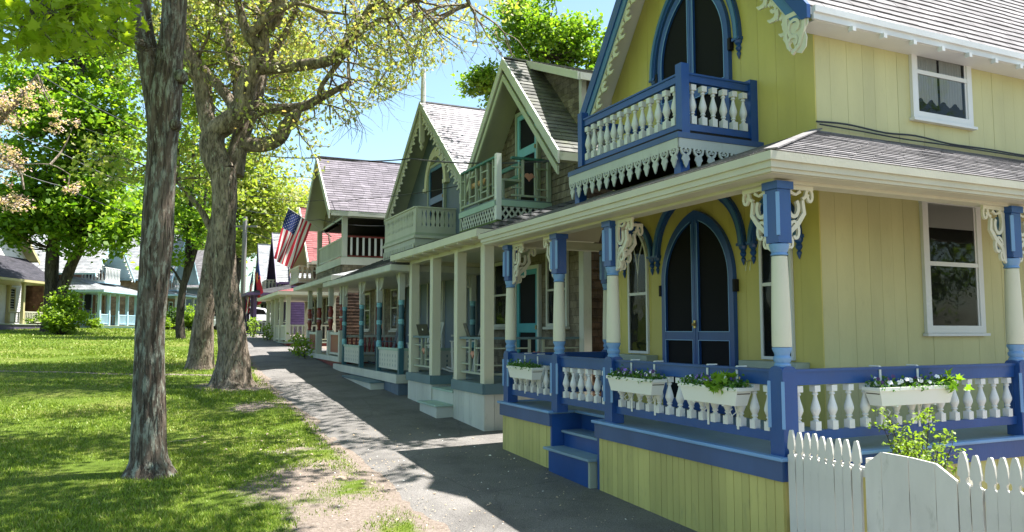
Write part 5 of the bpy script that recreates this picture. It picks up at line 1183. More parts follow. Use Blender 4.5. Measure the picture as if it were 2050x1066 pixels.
def blob_points(cx, cy, cz, rx, ry, rz, nclump, per, cr, seed, hollow=.55):
    """leaf clumps strewn through an uneven crown volume"""
    rng = np.random.default_rng(seed); d = rng.normal(size=(nclump, 3)); d /= np.linalg.norm(d, axis=1)[:, None]; rad = rng.uniform(hollow, 1., nclump) ** .7
    ph = rng.uniform(0, 6.28, 6); bump = 1 + .16 * np.sin(d[:, 0] * 5 + ph[0]) + .14 * np.sin(d[:, 2] * 6 + ph[1]) + .12 * np.sin(d[:, 1] * 7 + ph[2])
    c = d * (rad * bump)[:, None] * np.array([rx, ry, rz]) + np.array([cx, cy, cz]); s_ = rng.uniform(.6, 1.3, nclump) * cr
    P = np.repeat(c, per, 0) + rng.normal(size=(nclump * per, 3)) * np.repeat(s_, per)[:, None] * np.array([.6, .6, .38]); return c, P
def at4(px, py, y, r): p = at(px, py, y); return (p.x, p.y, p.z, r)
def loc_tree(name, label, x, y, group=None, cat='tree'):
    return thing(name, label, cat, (x, y, g(x, y)), 0, group)
def add_to(root, ob):
    ob.parent = root; ob.location = -root.location; return ob
# T1: big two-stemmed maple at the front of the lawn
def tree_front():
    t = loc_tree('maple_tree', 'mottled grey trunk in the near lawn that forks into two stems, large maple', -4.5, 9.85); rng = random.Random(12)
    m = MB(); gz = g(-4.5, 9.85)
    trunk = [(-4.52, 9.85, gz - .15, .36), (-4.53, 9.85, gz + .10, .245), (-4.54, 9.85, gz + .35, .205), at4(299, 700, 9.85, .172), at4(305, 600, 9.85, .172), at4(314, 490, 9.85, .19), at4(318, 400, 9.85, .18), at4(325, 300, 9.85, .175), at4(331, 200, 9.85, .20), at4(340, 120, 9.85, .16), at4(350, 0, 9.8, .15), at4(352, -160, 9.9, .13), at4(365, -400, 10.2, .1), (-4.1, 10.4, 10.8, .07)]
    limb(m, trunk, 110, 16, .03, flare=.42, ridge=.035)
    left = [at4(318, 245, 9.86, .14), at4(304, 150, 9.86, .145), at4(287, 60, 9.88, .13), at4(279, -20, 9.9, .125), at4(262, -250, 9.7, .10), at4(230, -480, 9.3, .08), (-5.9, 8.7, 10.6, .05)]
    p2, _ = limb(m, left, 24, 6, .04)
    for (px, py, rr) in ((362, 150, .06), (350, 248, .055), (299, 470, .05)): c = at(px, py, 9.85 - .12); m.tube([c + Vector((-.05, .1, 0)), c + Vector((.0, 0, .0)), c + Vector((.005, -.03, -.005))], [rr * 1.7, rr * 1.2, rr * .6], 10)
    bk = m.build('trunk', 'bark_maple', smooth=True); add_to(t, bk)
    # side limb reaching left across the top of the view, with near leaves
    m = MB(); tips = []; near = []
    side = [at4(300, 95, 9.8, .05), at4(255, 75, 9.2, .04), at4(200, 55, 8.4, .03), at4(130, 30, 7.4, .02), at4(60, 25, 6.8, .012)]; ps, rs = limb(m, side, 10, 4, .05)
    for k in range(4, len(ps), 1):
        for q in range(4):
            d = Vector((rng.gauss(-.2, .7), rng.gauss(-.2, .6), rng.gauss(.1, .4))).normalized(); grow(m, near, ps[k], d, rng.uniform(.3, .55), .008, 1, rng, seg=4)
    # high crown, mostly above the picture: it throws the dappled shade
    srcs = [Vector(trunk[-1][:3]), Vector(left[-1][:3]), Vector(trunk[-2][:3]), Vector(left[-2][:3]), Vector(trunk[-3][:3]), Vector(left[-3][:3])]
    hi = lambda p: p.z > 1.9 + .44 * p.y + 1.0 and p.z < 18
    for s_ in srcs:
        for q in range(6):
            a = rng.uniform(0, 6.28); d = Vector((math.cos(a), math.sin(a), rng.uniform(.2, .8))).normalized(); grow(m, tips, s_, d, rng.uniform(1.7, 2.5), .06, 3, rng, up=.35, spread=.6, keep=hi)
    add_to(t, m.build('branches', 'bark_maple', smooth=True))
    kp = lambda C: (C[:, 2] > 1.9 + .44 * C[:, 1] + .35)
    cc, CB = blob_points(-1.2, 11.6, 10.6, 4.0, 5.6, 2.2, 118, 60, .55, 5, .15); cc2, CB2 = blob_points(-1.0, 6.6, 8.6, 2.3, 3.0, 1.5, 56, 60, .5, 6, .2)
    C = np.vstack([cluster(tips, 5, .33, 3), CB, CB2]); C = C[kp(C)]; add_to(t, leaves('crown', C, .18, 'leaf_bright', None, 'kite', 4))
    C2 = cluster(near, 3, .10, 5); px = CX_ + F_ * C2[:, 0] / C2[:, 1]; C2 = C2[(C2[:, 1] > 5.6) & (px < 245) & (C2[:, 2] > 1.9 + .36 * C2[:, 1])]
    rr = np.random.default_rng(8); n = 165; f = rr.random((n, 1)); base = np.array(at(20, 18, 7.0)[:]) * (1 - f) + np.array(at(235, 55, 8.6)[:]) * f
    C3 = base + rr.normal(size=(n, 3)) * np.array([.22, .3, .09]) + np.array([-.1, 0, .14]); add_to(t, leaves('near_leaves', np.vstack([C2, C3]), .115, 'leaf_bright', None, 'maple', 6, flat=.35))
tree_front()
# T2: the big crooked oak beside the lane
def tree_oak():
    t = loc_tree('oak_tree', 'big crooked oak beside the lane with limbs sprawling over it, its yellow-green leaves sparse', -6.72, 18.8); rng = random.Random(5); gz = g(-6.72, 18.8); y = 18.8; m = MB(); A = lambda px, py, r, yy=y: at4(px, py, yy, r)
    trunk = [(-6.72, 18.8, gz - .2, .66), (-6.73, 18.8, gz + .12, .47), A(467, 700, .335), A(458, 620, .31), A(450, 540, .27), A(448, 460, .275), A(450, 390, .29), A(446, 340, .30)]
    limb(m, trunk, 72, 12, .05, flare=.45, ridge=.035)
    L = {}
    L['a'] = [A(446, 345, .27), A(424, 300, .27), A(430, 265, .24), A(455, 248, .23), A(482, 225, .22), A(492, 185, .21), A(503, 148, .2), A(517, 118, .18), A(527, 80, .13), A(528, 40, .11), A(548, 15, .1), A(560, -30, .09), A(570, -110, .07)]
    L['a2'] = [A(506, 140, .15), A(545, 137, .13), A(585, 133, .12, 18.5), A(625, 128, .12, 18.2), A(665, 118, .11, 18), A(700, 78, .11, 17.7), A(735, 30, .1, 17.4), A(770, -25, .09, 17.2), A(810, -90, .07, 17)]
    L['a3'] = [A(700, 78, .08, 17.7), A(745, 50, .06, 17.4), A(790, 25, .05, 17.2), A(840, -10, .035, 17)]
    L['a4'] = [A(775, -20, .04, 17.2), A(830, 0, .026, 17.1), A(885, 12, .016, 17), A(940, 10, .008, 16.9)]
    L['b'] = [A(466, 350, .22, 19.1), A(478, 300, .2, 19.2), A(490, 255, .18, 19.3), A(508, 225, .15, 19.4), A(540, 218, .12, 19.3), A(575, 218, .11, 19.2), A(610, 213, .1, 19), A(635, 200, .09, 18.8), A(665, 185, .07, 18.6), A(700, 165, .05, 18.5)]
    L['b2'] = [A(490, 290, .17, 19.2), A(530, 290, .16, 19.1), A(560, 275, .15, 19.0), A(575, 250, .14, 18.9), A(590, 232, .13, 18.8), A(598, 222, .07, 18.8)]
    L['c'] = [A(430, 290, .2), A(418, 250, .19), A(410, 215, .17), A(400, 165, .16), A(388, 130, .15), A(372, 95, .13), A(362, 60, .12), A(350, 0, .1), A(335, -80, .08)]
    L['d'] = [A(474, 235, .13), A(462, 205, .12, 19), A(440, 175, .11, 19.3), A(415, 145, .1, 19.6), A(395, 120, .06, 19.8)]
    L['e'] = [A(480, 215, .15, 19.2), A(478, 160, .14, 19.4), A(464, 110, .12, 19.6), A(456, 65, .11, 19.8), A(440, 25, .1, 20), A(425, -30, .08, 20)]
    L['f'] = [A(522, 100, .11, 18.7), A(505, 80, .13, 18.7), A(490, 55, .1, 18.7), A(478, 10, .09, 18.7), A(465, -60, .06, 18.7)]
    L['f2'] = [A(500, 70, .1, 18.6), A(530, 40, .09, 18.5), A(552, 25, .08, 18.5), A(590, 5, .06, 18.4)]
    L['f3'] = [A(535, 60, .1), A(555, 40, .1), A(563, 10, .1), A(575, -30, .08)]
    L['g'] = [A(508, 225, .12, 19.4), A(520, 180, .11, 19.6), A(535, 130, .09, 19.8), A(575, 60, .07, 20), A(600, 0, .05, 20)]
    L['h'] = [A(640, 200, .06, 18.6), A(645, 170, .05, 18.4), A(700, 95, .06, 18), A(715, 40, .05, 18)]
    for k in L: limb(m, [(*p[:3], p[3] * 1.15) for p in L[k]], 16, 4, .08)
    knob = A(612, 215, .1)
    add_to(t, m.build('trunk', 'bark_oak', smooth=True))
    m = MB(); tips = []; 
    vis = lambda p: True
    for k, nb in (('a', 10), ('a2', 30), ('a3', 14), ('a4', 16), ('b', 14), ('c', 12), ('d', 5), ('e', 12), ('f', 9), ('f2', 6), ('f3', 6), ('g', 10), ('h', 8)):
        pts, rs = smooth_path(L[k], 3); n = len(pts)
        for q in range(int(nb * .62)):
            i = rng.randrange(int(n * .35), n); d = Vector((rng.gauss(0, 1), rng.gauss(0, 1), rng.gauss(-.05 if k[0] in 'ab' else .3, .6))).normalized()
            if k in ('a2', 'a3', 'b', 'h'): d = (d + Vector((.5, -.1, -.3))).normalized()
            grow(m, tips, pts[i], d, rng.uniform(.7, 1.25), .03, 2, rng, droop=.22 if k[0] in 'ab' else .05, up=.1, spread=.55)
        if k not in ('b2',):
            for q in range(3): grow(m, tips, pts[-1], Vector((rng.gauss(.2, .7), rng.gauss(0, .7), rng.gauss(.4, .5))).normalized(), 1.4, .05, 3, rng, up=.1, spread=.55)
    add_to(t, m.build('branches', 'bark_oak', smooth=True))
    # sparse: never cover the clear sky right of the hanging twigs
    def kp(C):
        px = CX_ + F_ * C[:, 0] / C[:, 1]; py = 662 - F_ * (C[:, 2] - EYE) / C[:, 1] * 1.0
        return ~((px > 650) & (py > 60 + (980 - px) * .62))
    print('oak tips', len(tips)); C = cluster(tips, 4, .17, 7, kp); C = C[np.random.default_rng(3).random(len(C)) < .56]; add_to(t, leaves('crown', C, .12, 'leaf_oak', None, 'lobed', 8, flat=.1, droop=.7))
tree_oak()
def tree_lean():
    t = loc_tree('oak_tree', 'dark leaning trunk just left of the crooked oak, bare below', -8.95, 22.4); rng = random.Random(6); m = MB(); gz = g(-8.95, 22.4); A = lambda px, py, r, yy=22.4: at4(px, py, yy, r)
    limb(m, [(-8.95, 22.4, gz - .2, .52), (-8.94, 22.4, gz + .15, .38), A(408, 640, .27), A(418, 560, .235), A(426, 500, .22), A(438, 430, .21), A(455, 350, .23), A(480, 270, .2), A(500, 180, .17), A(520, 60, .12), A(530, -60, .08)], 28, 6, .05, flare=.3)
    limb(m, [A(430, 480, .1), A(408, 430, .09), A(385, 400, .08), A(360, 372, .05), A(350, 360, .03)], 12, 4, .1); limb(m, [A(455, 350, .14), A(430, 280, .12), A(420, 200, .1), A(410, 80, .08)], 12, 4, .08)
    add_to(t, m.build('trunk', 'bark_oak', smooth=True)); m = MB(); tips = []
    for q in range(60):
        s_ = rng.choice([at(350, 360, 22.4), at(520, 60, 22.4), at(500, 180, 22.4), at(410, 80, 22.4), at(420, 200, 22.4), at(530, -60, 22.4)]); grow(m, tips, s_, Vector((rng.gauss(0, 1), rng.gauss(.2, 1), rng.gauss(.3, .7))).normalized(), rng.uniform(.9, 1.5), .035, 2, rng)
    add_to(t, m.build('branches', 'bark_oak', smooth=True)); add_to(t, leaves('crown', cluster(tips, 6, .22, 9), .17, 'leaf_light', None, 'lobed', 3, flat=.2, droop=.5))
tree_lean()
def tree_stems(name, label, x, y, stems, crown, mat, bark, size, shape='kite', seed=1, per=60, hollow=.3, extra=None):
    """stems = list of pixel polylines with radii at distance y; crown = list of (px, py, dist, rx, ry, rz, clumps, clump radius)"""
    t = loc_tree(name, label, x, y); m = MB(); rng = random.Random(seed); g0 = g(x, y)
    for s_ in stems: limb(m, s_, 14, 4, .07, flare=.2 if s_ is stems[0] else 0)
    pts = []; clumps = []
    for k, (px, py, d, rx, ry, rz, nc, cr) in enumerate(crown):
        c = at(px, py, d); cc, P = blob_points(c.x, c.y, c.z, rx, ry, rz, nc, per, cr, seed * 31 + k, hollow); clumps.append(cc); pts.append(P)
    cl = np.vstack(clumps); ends = [Vector(q[:3]) for s_ in stems for q in s_[len(s_) // 2:]]
    for c in cl[::3]:
        c = Vector(c); e = min(ends, key=lambda q: (q - c).length); mid = (e + c) / 2 + Vector((rng.gauss(0, .2), rng.gauss(0, .2), -.15)); L_ = (c - e).length; r = .018 + .012 * L_
        path, rs = smooth_path([(*e, r), (*mid, r * .7), (*c, .008)], 3); m.tube(path, rs, 5, cap=False)
    add_to(t, m.build('trunk', bark, smooth=True)); P = np.vstack(pts)
    add_to(t, leaves('crown', P, size, mat, None, shape, seed, flat=.6)); return t
A4 = at4
tree_stems('maple_tree', 'tall dense green maple on the left with a V-shaped double trunk over the white cottage', -22.9, 39.0,
    [[(-23.0, 39, 1.5, .6), A4(104, 640, 39, .42), A4(104, 590, 39, .34), A4(106, 500, 39, .3), A4(125, 400, 39, .3), A4(150, 250, 39, .2), A4(170, 120, 39, .1)], [A4(108, 630, 39, .3), A4(126, 575, 39, .27), A4(148, 520, 39, .25), A4(174, 470, 39, .24), A4(200, 380, 39, .2), A4(225, 300, 39, .12)]],
    [(165, 200, 39, 2.9, 3, 3.2, 84, .62), (95, 300, 38.5, 2.6, 3, 3.0, 70, .62), (205, 300, 39, 2.2, 2.6, 2.6, 72, .62), (70, 410, 38, 2.4, 2.5, 1.7, 74, .62), (180, 430, 38.5, 2.6, 2.5, 1.7, 110, .65), (60, 180, 39.5, 2.2, 2.4, 2.4, 46, .6), (190, 100, 40, 2.2, 2.4, 1.8, 42, .6), (245, 470, 37, 1.1, 1.2, 1.2, 22, .5), (20, 470, 38, 1.5, 1.5, .6, 16, .5)], 'leaf_maple', 'bark_dark', .30, seed=2, per=60)
tree_stems('young_tree', 'slender young tree with several upright stems left of the crooked oak', -14.5, 34.2,
    [[(-14.5, 34.2, 1.2, .22), A4(360, 640, 34.2, .17), A4(366, 580, 34.2, .15), A4(374, 540, 34.2, .13), A4(378, 460, 34.2, .1), A4(384, 380, 34.2, .08), A4(388, 280, 34.2, .06), A4(392, 180, 34.2, .03)], [A4(372, 565, 34.2, .1), A4(392, 500, 34.2, .09), A4(408, 420, 34, .07), A4(415, 340, 34, .04)], [A4(366, 575, 34.2, .06), A4(350, 545, 34.2, .05), A4(335, 530, 34.2, .04), A4(318, 510, 34, .02)], [A4(375, 545, 34.2, .07), A4(395, 440, 34.5, .06), A4(400, 330, 34.5, .04)]],
    [(385, 300, 34.2, 1.3, 1.4, 2.8, 60, .5), (355, 430, 34, 1.3, 1.2, 1.5, 42, .45), (410, 470, 34, 1.0, 1.2, 1.2, 24, .4), (375, 170, 34.5, 1.2, 1.2, 1.6, 32, .5), (340, 520, 34, .8, .8, .4, 12, .3), (340, 330, 35, .9, 1, 1.6, 24, .4)], 'leaf_maple', 'bark_dark', .2, seed=3, per=34)
tree_stems('maple_tree', 'bright green maple rising behind the steep roofs on the right', 3.0, 31.0,
    [[(3.0, 31, 1, .4), (2.6, 31, 6, .3), A4(1100, 190, 31, .25), A4(1090, 110, 31, .2), A4(1100, 40, 31, .1)], [A4(1100, 180, 31, .15), A4(1000, 160, 31, .1), A4(950, 165, 31, .05)]],
    [(1085, 95, 31, 1.9, 2, 1.7, 80, .5), (1160, 110, 31.5, 1.7, 2, 1.4, 60, .5), (965, 165, 31, .95, 1.2, .62, 30, .35), (1050, 30, 31, 1.2, 1.2, .8, 26, .42), (1170, 200, 31, 1.6, 1.4, 1.2, 40, .5), (1040, 190, 31.5, 1.6, 1.5, .8, 40, .5)], 'leaf_maple', 'bark_dark', .19, 'oval', seed=4, per=60)
tree_stems('tree', 'pink-budded young-leaved tree at the far left edge', -19.5, 26.0,
    [[(-20.6, 26, 1.5, .3), A4(-190, 500, 26, .26), A4(-120, 380, 26, .2), A4(-50, 300, 26, .12), A4(20, 220, 26, .07), A4(75, 150, 26, .03)], [A4(-120, 380, 26, .1), A4(-20, 400, 26, .06), A4(45, 390, 26, .03)], [A4(-50, 300, 26, .08), A4(30, 330, 26, .05), A4(48, 380, 26, .03)], [A4(30, 330, 26, .03), A4(100, 330, 25.5, .02), A4(140, 350, 25.5, .01)]],
    [(5, 200, 26, .8, .8, .8, 24, .25), (0, 330, 26, .8, .8, .9, 28, .25), (25, 405, 26, .7, .7, .3, 14, .22), (70, 190, 26, .7, .7, .5, 10, .2), (120, 240, 26, .7, .7, .5, 7, .18), (140, 375, 25.5, .3, .4, .2, 4, .16), (-60, 260, 26, 1.3, 1.2, 1.6, 50, .3)], 'leaf_pink', 'bark_oak', .10, 'oval', seed=5, per=26, hollow=.2)
BG = 'trees beyond the far end of the lane'
bgspec = [(-27, 58, 'leaf_light', [(470, 380, 58, 3.4, 3, 3.6, 90, .9), (530, 400, 58, 3.0, 3, 3.2, 80, .9), (500, 470, 57, 2.8, 2.5, 2, 50, .8)], 'yellow-green tree standing behind the crooked oak'),
    (-27, 82, 'leaf_pale', [(600, 430, 82, 4.6, 4, 4.6, 110, 1.2), (560, 480, 80, 4, 4, 3.6, 80, 1.1)], 'pale olive tree showing above the red roof'),
    (-37, 86, 'leaf_pale', [(500, 520, 88, 6, 4, 5, 110, 1.3), (430, 470, 90, 6, 4, 5, 110, 1.3)], 'pale spring tree above the green end house'),
    (-42, 72, 'leaf_maple', [(320, 470, 74, 6, 4, 5.5, 130, 1.3), (270, 420, 76, 5, 4, 5, 110, 1.3)], 'green tree over the roofs of the left row'),
    (-56, 70, 'leaf_maple', [(60, 470, 70, 9, 4, 5, 150, 1.4), (170, 430, 72, 7, 4, 6, 130, 1.4)], 'green trees behind the white cottage'),
    (-50, 90, 'leaf_light', [(380, 380, 92, 6, 4, 7, 100, 1.3), (340, 520, 95, 6, 4, 4, 80, 1.3)], 'tall light green tree far behind the left row'),
    (-7, 75, 'leaf_light', [(640, 480, 82, 5, 4, 5, 90, 1.3), (760, 560, 70, 6, 4, 4, 60, 1.3)], 'light green tree behind the right row')]
for k, (x, y, mt, cr, lb) in enumerate(bgspec):
    c0 = at(cr[0][0], cr[0][1], cr[0][2]); tr = tree_stems('tree', lb, c0.x, c0.y, [[(c0.x, c0.y, 1.0, .5), (c0.x + .2, c0.y, 3.5, .4), (c0.x, c0.y, max(5, c0.z - 2), .3), (c0.x, c0.y, c0.z + 1, .15)], [(c0.x, c0.y, 4, .3), (c0.x + 1.5, c0.y, c0.z - 1.5, .2), (c0.x + 2.4, c0.y, c0.z + .5, .1)], [(c0.x, c0.y, 4, .25), (c0.x - 1.5, c0.y, c0.z - 1.2, .16), (c0.x - 2.6, c0.y, c0.z + .8, .08)]], cr, mt, 'bark_dark', .38, seed=20 + k, per=34, hollow=.2)
    tr['group'] = BG
for k, (x, y, lb) in enumerate(((17.5, 5.0, 'leafy garden tree right of the yellow cottage, seen only mirrored in its side windows'), (27, 1.0, 'farther leafy tree beyond the garden, seen only as a reflection'))):
    t = loc_tree('tree', lb, x, y); z0 = g(x, y); m = MB(); limb(m, [(x, y, z0 - .2, .3), (x, y, z0 + 2.5, .22), (x + .2, y, z0 + 5, .12)], 12, 4, .06); add_to(t, m.build('trunk', 'bark_dark', smooth=True))
    cc, P_ = blob_points(x, y, z0 + 4.6, 3.4, 3.4, 3.6, 120, 50, .7, 60 + k, .3); add_to(t, leaves('crown', P_, .26, 'leaf_maple', None, 'kite', 61 + k))
def hedge_mass():
    """far-off wood closing the horizon"""
    rng = np.random.default_rng(77); n = 2600; x = rng.uniform(-150, 40, n); y = rng.uniform(100, 130, n); z = 1.5 + rng.uniform(0, 1, n) ** 1.2 * (7 + 3 * np.sin(x * .21) + 2 * np.sin(x * .63))
    c = np.stack([x, y, z], 1); P = np.repeat(c, 26, 0) + rng.normal(size=(n * 26, 3)) * np.array([1.4, 1.4, .9]); o = leaves('distant_wood', P, .6, 'leaf_light', None, 'kite', 5); tag(o, 'far-off wood along the horizon', 'wood', kind='stuff')
hedge_mass()
def shrub(name, label, x, y, rx, ry, rz, nc, cr, mat, size, seed, per=60, shape='oval', stemsn=9):
    t = loc_tree(name, label, x, y, cat='shrub'); z0 = g(x, y); m = MB(); rng = random.Random(seed)
    cc, P = blob_points(x, y, z0 + rz * .95, rx, ry, rz, nc, per, cr, seed, .25); P = P[P[:, 2] > z0 + .02]
    for c in cc[::max(1, len(cc) // 26)]: path, rs = smooth_path([(x + rng.gauss(0, .1 * rx), y + rng.gauss(0, .1), z0 - .05, .02 * size * 8), ((x + c[0]) / 2, (y + c[1]) / 2, (z0 + c[2]) / 2 - .05, .012 * size * 8), (*c, .004)], 3); m.tube(path, rs, 5, cap=False)
    add_to(t, m.build('stems', 'bark_dark')); add_to(t, leaves('foliage', P, size, mat, None, shape, seed, flat=.5)); return t
b = at(122, 655, 36.0); shrub('shrub', 'bright yellow-green shrub in front of the V-shaped double trunk', b.x, 36.0, 1.05, .9, .92, 90, .28, 'leaf_shrub', .13, 4)
b = at(355, 650, 47); shrub('shrub', 'clipped dark green bush behind the slender young tree', b.x, 47, 1.2, .9, .75, 60, .25, 'leaf_dark', .12, 5)
b = at(383, 655, 45); shrub('shrub', 'light green shrub between the young tree and the leaning trunk', b.x, 45, .7, .7, .7, 34, .22, 'leaf_shrub', .12, 6)
b = at(337, 655, 46); shrub('shrub', 'small light green shrub right of the near trunk', b.x, 46, .45, .5, .45, 18, .18, 'leaf_shrub', .12, 7)
b = at(262, 652, 50); shrub('shrub', 'low green plant at the foot of the pale blue porch', b.x, 45.6, .5, .5, .35, 14, .18, 'leaf_shrub', .12, 17)
# ------------------------------------------------------------------ picket fence and gate by the yellow cottage
def wl(root, x, y, z): return root.matrix_basis @ Vector((x, y, z - root['_zb']))
FENCE = thing('picket_fence', 'weathered white picket fence running forward from the yellow porch corner', 'fence', tuple(wl(H1, 0, -.1, .05)), R(H1A))
GATE = thing('gate', 'white board garden gate with a raised clipped top between the pickets', 'gate', tuple(wl(H1, 0, -1.2, .05)), R(H1A))
def picket(ztop, w=.071, notch=True):
    h = w / 2; z = ztop - .05
    p = [(-h, 0), (h, 0), (h, z - .20), (h * .55, z - .19), (h * .5, z - .172), (h * .62, z - .155), (h * 1.0, z - .148), (h * .97, z - .12), (h * .72, z - .055), (h * .33, z - .006), (h * .15, z)]
    q = [(-a, b) for a, b in reversed(p[2:])]
    return MB().prism(p + q, -.011, .011).build('picket', 'fence_white', FENCE, loc=(0, 0, 0), bevel=.002)
def build_fence():
    rng = random.Random(3); p = None
    ys = [-.135 - k * .0775 for k in range(9)] + [-1.59 - k * .079 for k in range(26)]
    for k, y in enumerate(ys):
        o = picket(1.10 if k < 9 else 1.14) if k in (0, 9) else None
        if o is not None: p = o
        else: o = copy_part(p, FENCE, (0, 0, 0))
        o.location = (rng.gauss(0, .002), y + .1, rng.gauss(0, .006)); o.rotation_euler = (rng.gauss(0, .006), 0, 0)
    for z in (.28, .80):
        MB().box(.012, .05, -.72, -.0, z, z + .07).build('rail', 'fence_white', FENCE, loc=(0, 0, 0)); MB().box(.012, .05, -3.5, -1.46, z, z + .07).build('rail', 'fence_white', FENCE, loc=(0, 0, 0))
    for y in (-.01, -.735, -1.455, -3.4): MB().box(.052, .13, y - .045, y + .045, -.1, .93).build('fence_post', 'fence_white', FENCE, loc=(0, 0, 0))
    edges = [-.835, -.985, -1.165, -1.325, -1.535]       # gate boards (y), heights follow the clipped top
    def top(y):
        return np.interp(-y, [.835, .975, 1.19, 1.385, 1.535], [.945, 1.05, 1.048, 1.035, .95]) - .05
    e2 = [-.835, -.975, -1.19, -1.385, -1.535]
    for a, b in zip(e2[:-1], e2[1:]):
        pts = [(a + 1.2 - .004, 0), (b + 1.2 + .004, 0), (b + 1.2 + .004, float(top(b))), (a + 1.2 - .004, float(top(a)))]
        MB().prism(pts, -.012 + rng.gauss(0, .001), .01).build('board', 'fence_white', GATE, loc=(0, 0, 0), bevel=.002)
    MB().box(.011, .04, -.33, .36, .2, .28).build('rail', 'fence_white', GATE, loc=(0, 0, 0)); MB().box(.011, .04, -.33, .36, .74, .82).build('rail', 'fence_white', GATE, loc=(0, 0, 0))
build_fence()

# ------------------------------------------------------------------ flower boxes on the porch rail
leafmat('leaf_box', (.04, .12, .02), (.12, .24, .04), None, .35)
leafmat('leaf_vine', (.11, .22, .015), (.20, .32, .03), None, .45)
plain('flower_white', (.8, .8, .78), .7); plain('flower_purple', (.22, .12, .5), .7); plain('flower_dark', (.07, .03, .12), .7); plain('flower_yellow', (.8, .6, .08), .7)
def flower_box(label, x, y, L, side, vine, seed, flowers):
    """x, y = centre of the box on the outside of the rail (cottage coordinates)"""
    z0 = 1.255; t = thing('flower_box', label, 'flower box', tuple(wl(H1, x, y, z0)), R(H1A + (90 if side else 0)), 'white flower boxes hung on the blue porch rail'); rng = random.Random(seed)
    # local: y along the rail, -x outwards
    a, b, h, hw = L / 2, L / 2 - .05, .155, .085
    m = MB(); ow = hw - .02
    m.add([(-ow, -b, 0), (ow, -b, 0), (ow, b, 0), (-ow, b, 0), (-hw, -a, h), (hw, -a, h), (hw, a, h), (-hw, a, h), (-hw + .012, -a + .012, h), (hw - .012, -a + .012, h), (hw - .012, a - .012, h), (-hw + .012, a - .012, h), (-ow + .005, -b + .01, .09), (ow - .005, -b + .01, .09), (ow - .005, b - .01, .09), (-ow + .005, b - .01, .09)],
          [(0, 3, 2, 1), (0, 1, 5, 4), (1, 2, 6, 5), (2, 3, 7, 6), (3, 0, 4, 7), (4, 5, 9, 8), (5, 6, 10, 9), (6, 7, 11, 10), (7, 4, 8, 11), (8, 9, 13, 12), (9, 10, 14, 13), (10, 11, 15, 14), (11, 8, 12, 15)])
    for (x0, x1, y0, y1) in ((-hw - .008, -hw + .002, -a - .008, a + .008), (hw - .002, hw + .008, -a - .008, a + .008), (-hw + .002, hw - .002, -a - .008, -a + .002), (-hw + .002, hw - .002, a - .002, a + .008)): m.box(x0, x1, y0, y1, h - .028, h + .004)
    m.build('box', 'plastic_white', t, loc=(0, 0, 0), bevel=.002)
    MB().box(-hw + .015, hw - .015, -a + .015, a - .015, .10, .115).build('soil', 'soil', t, loc=(0, 0, 0))
    for yy in (-L * .24, L * .26):
        k = MB(); k.box(hw + .01, hw + .018, yy - .012, yy + .012, -.22, .33); k.box(hw + .018, hw + .12, yy - .012, yy + .012, .325, .335); k.box(-hw * .8, hw + .01, yy - .012, yy + .012, -.012, -.002)
        k.tube([(hw * .8, yy, -.01), (hw * 1.0, yy + .002, -.07), (hw * .4, yy, -.10), (hw * .1, yy, -.06), (hw * .45, yy, -.04)], .006, 6); k.build('hanger', 'plastic_white', t, loc=(0, 0, 0))
    n = int(L * 520); C = [(rng.uniform(-hw, hw * .9), rng.uniform(-a, a), h + abs(rng.gauss(.0, .035)) + .0) for _ in range(n)] + [(rng.uniform(-hw - .03, -hw), rng.uniform(-a, a), h + rng.uniform(-.02, .03)) for _ in range(n // 8)]
    o = leaves('plants', C, .034, 'leaf_box', t, 'oval', seed, flat=.3)
    if vine:
        vy, nv = vine; C = [(rng.gauss(-.06, .05), vy + rng.gauss(0, .06), h + rng.uniform(-.05, .08)) for _ in range(nv)]; leaves('vine', C, .085, 'leaf_vine', t, 'maple', seed + 1, flat=.2)
    for mt, cnt, r in flowers:
        f = MB()
        for q in range(cnt):
            c = Vector((rng.uniform(-hw, hw * .3), rng.uniform(-a * .95, a * .95), h + rng.uniform(.02, .085))); nn = Vector((-1, rng.gauss(0, .5), rng.uniform(.1, .8))).normalized(); u = nn.orthogonal().normalized(); v = nn.cross(u); rr = r * rng.uniform(.8, 1.2)
            for p in range(5):
                an = p * 1.2566; d = (u * math.cos(an) + v * math.sin(an)) * rr; e = (u * -math.sin(an) + v * math.cos(an)) * rr * .55; f.add([c, c + d * .6 + e, c + d, c + d * .6 - e], [(0, 1, 2, 3)])
        f.build('flowers', mt, t, loc=(0, 0, 0))
    return t
flower_box('white flower box farthest along the porch rail, left of the steps', -.06, 4.62, .78, 0, None, 11, [('flower_white', 8, .014), ('flower_dark', 8, .018)])
flower_box('white flower box with purple and white pansies right beside the post at the steps', -.06, 1.98, .84, 0, None, 12, [('flower_white', 26, .014), ('flower_dark', 14, .022), ('flower_purple', 8, .02)])
flower_box('white flower box with a lime green vine spilling over, nearest box on the front rail', -.06, .73, .80, 0, (-.16, 60), 13, [('flower_white', 34, .012), ('flower_purple', 10, .026), ('flower_yellow', 3, .014), ('flower_dark', 6, .02)])
flower_box('white flower box on the side rail above the picket fence, with white pansies', 1.44, -.09, .96, 1, (-.42, 40), 14, [('flower_white', 26, .022), ('flower_dark', 14, .022)])

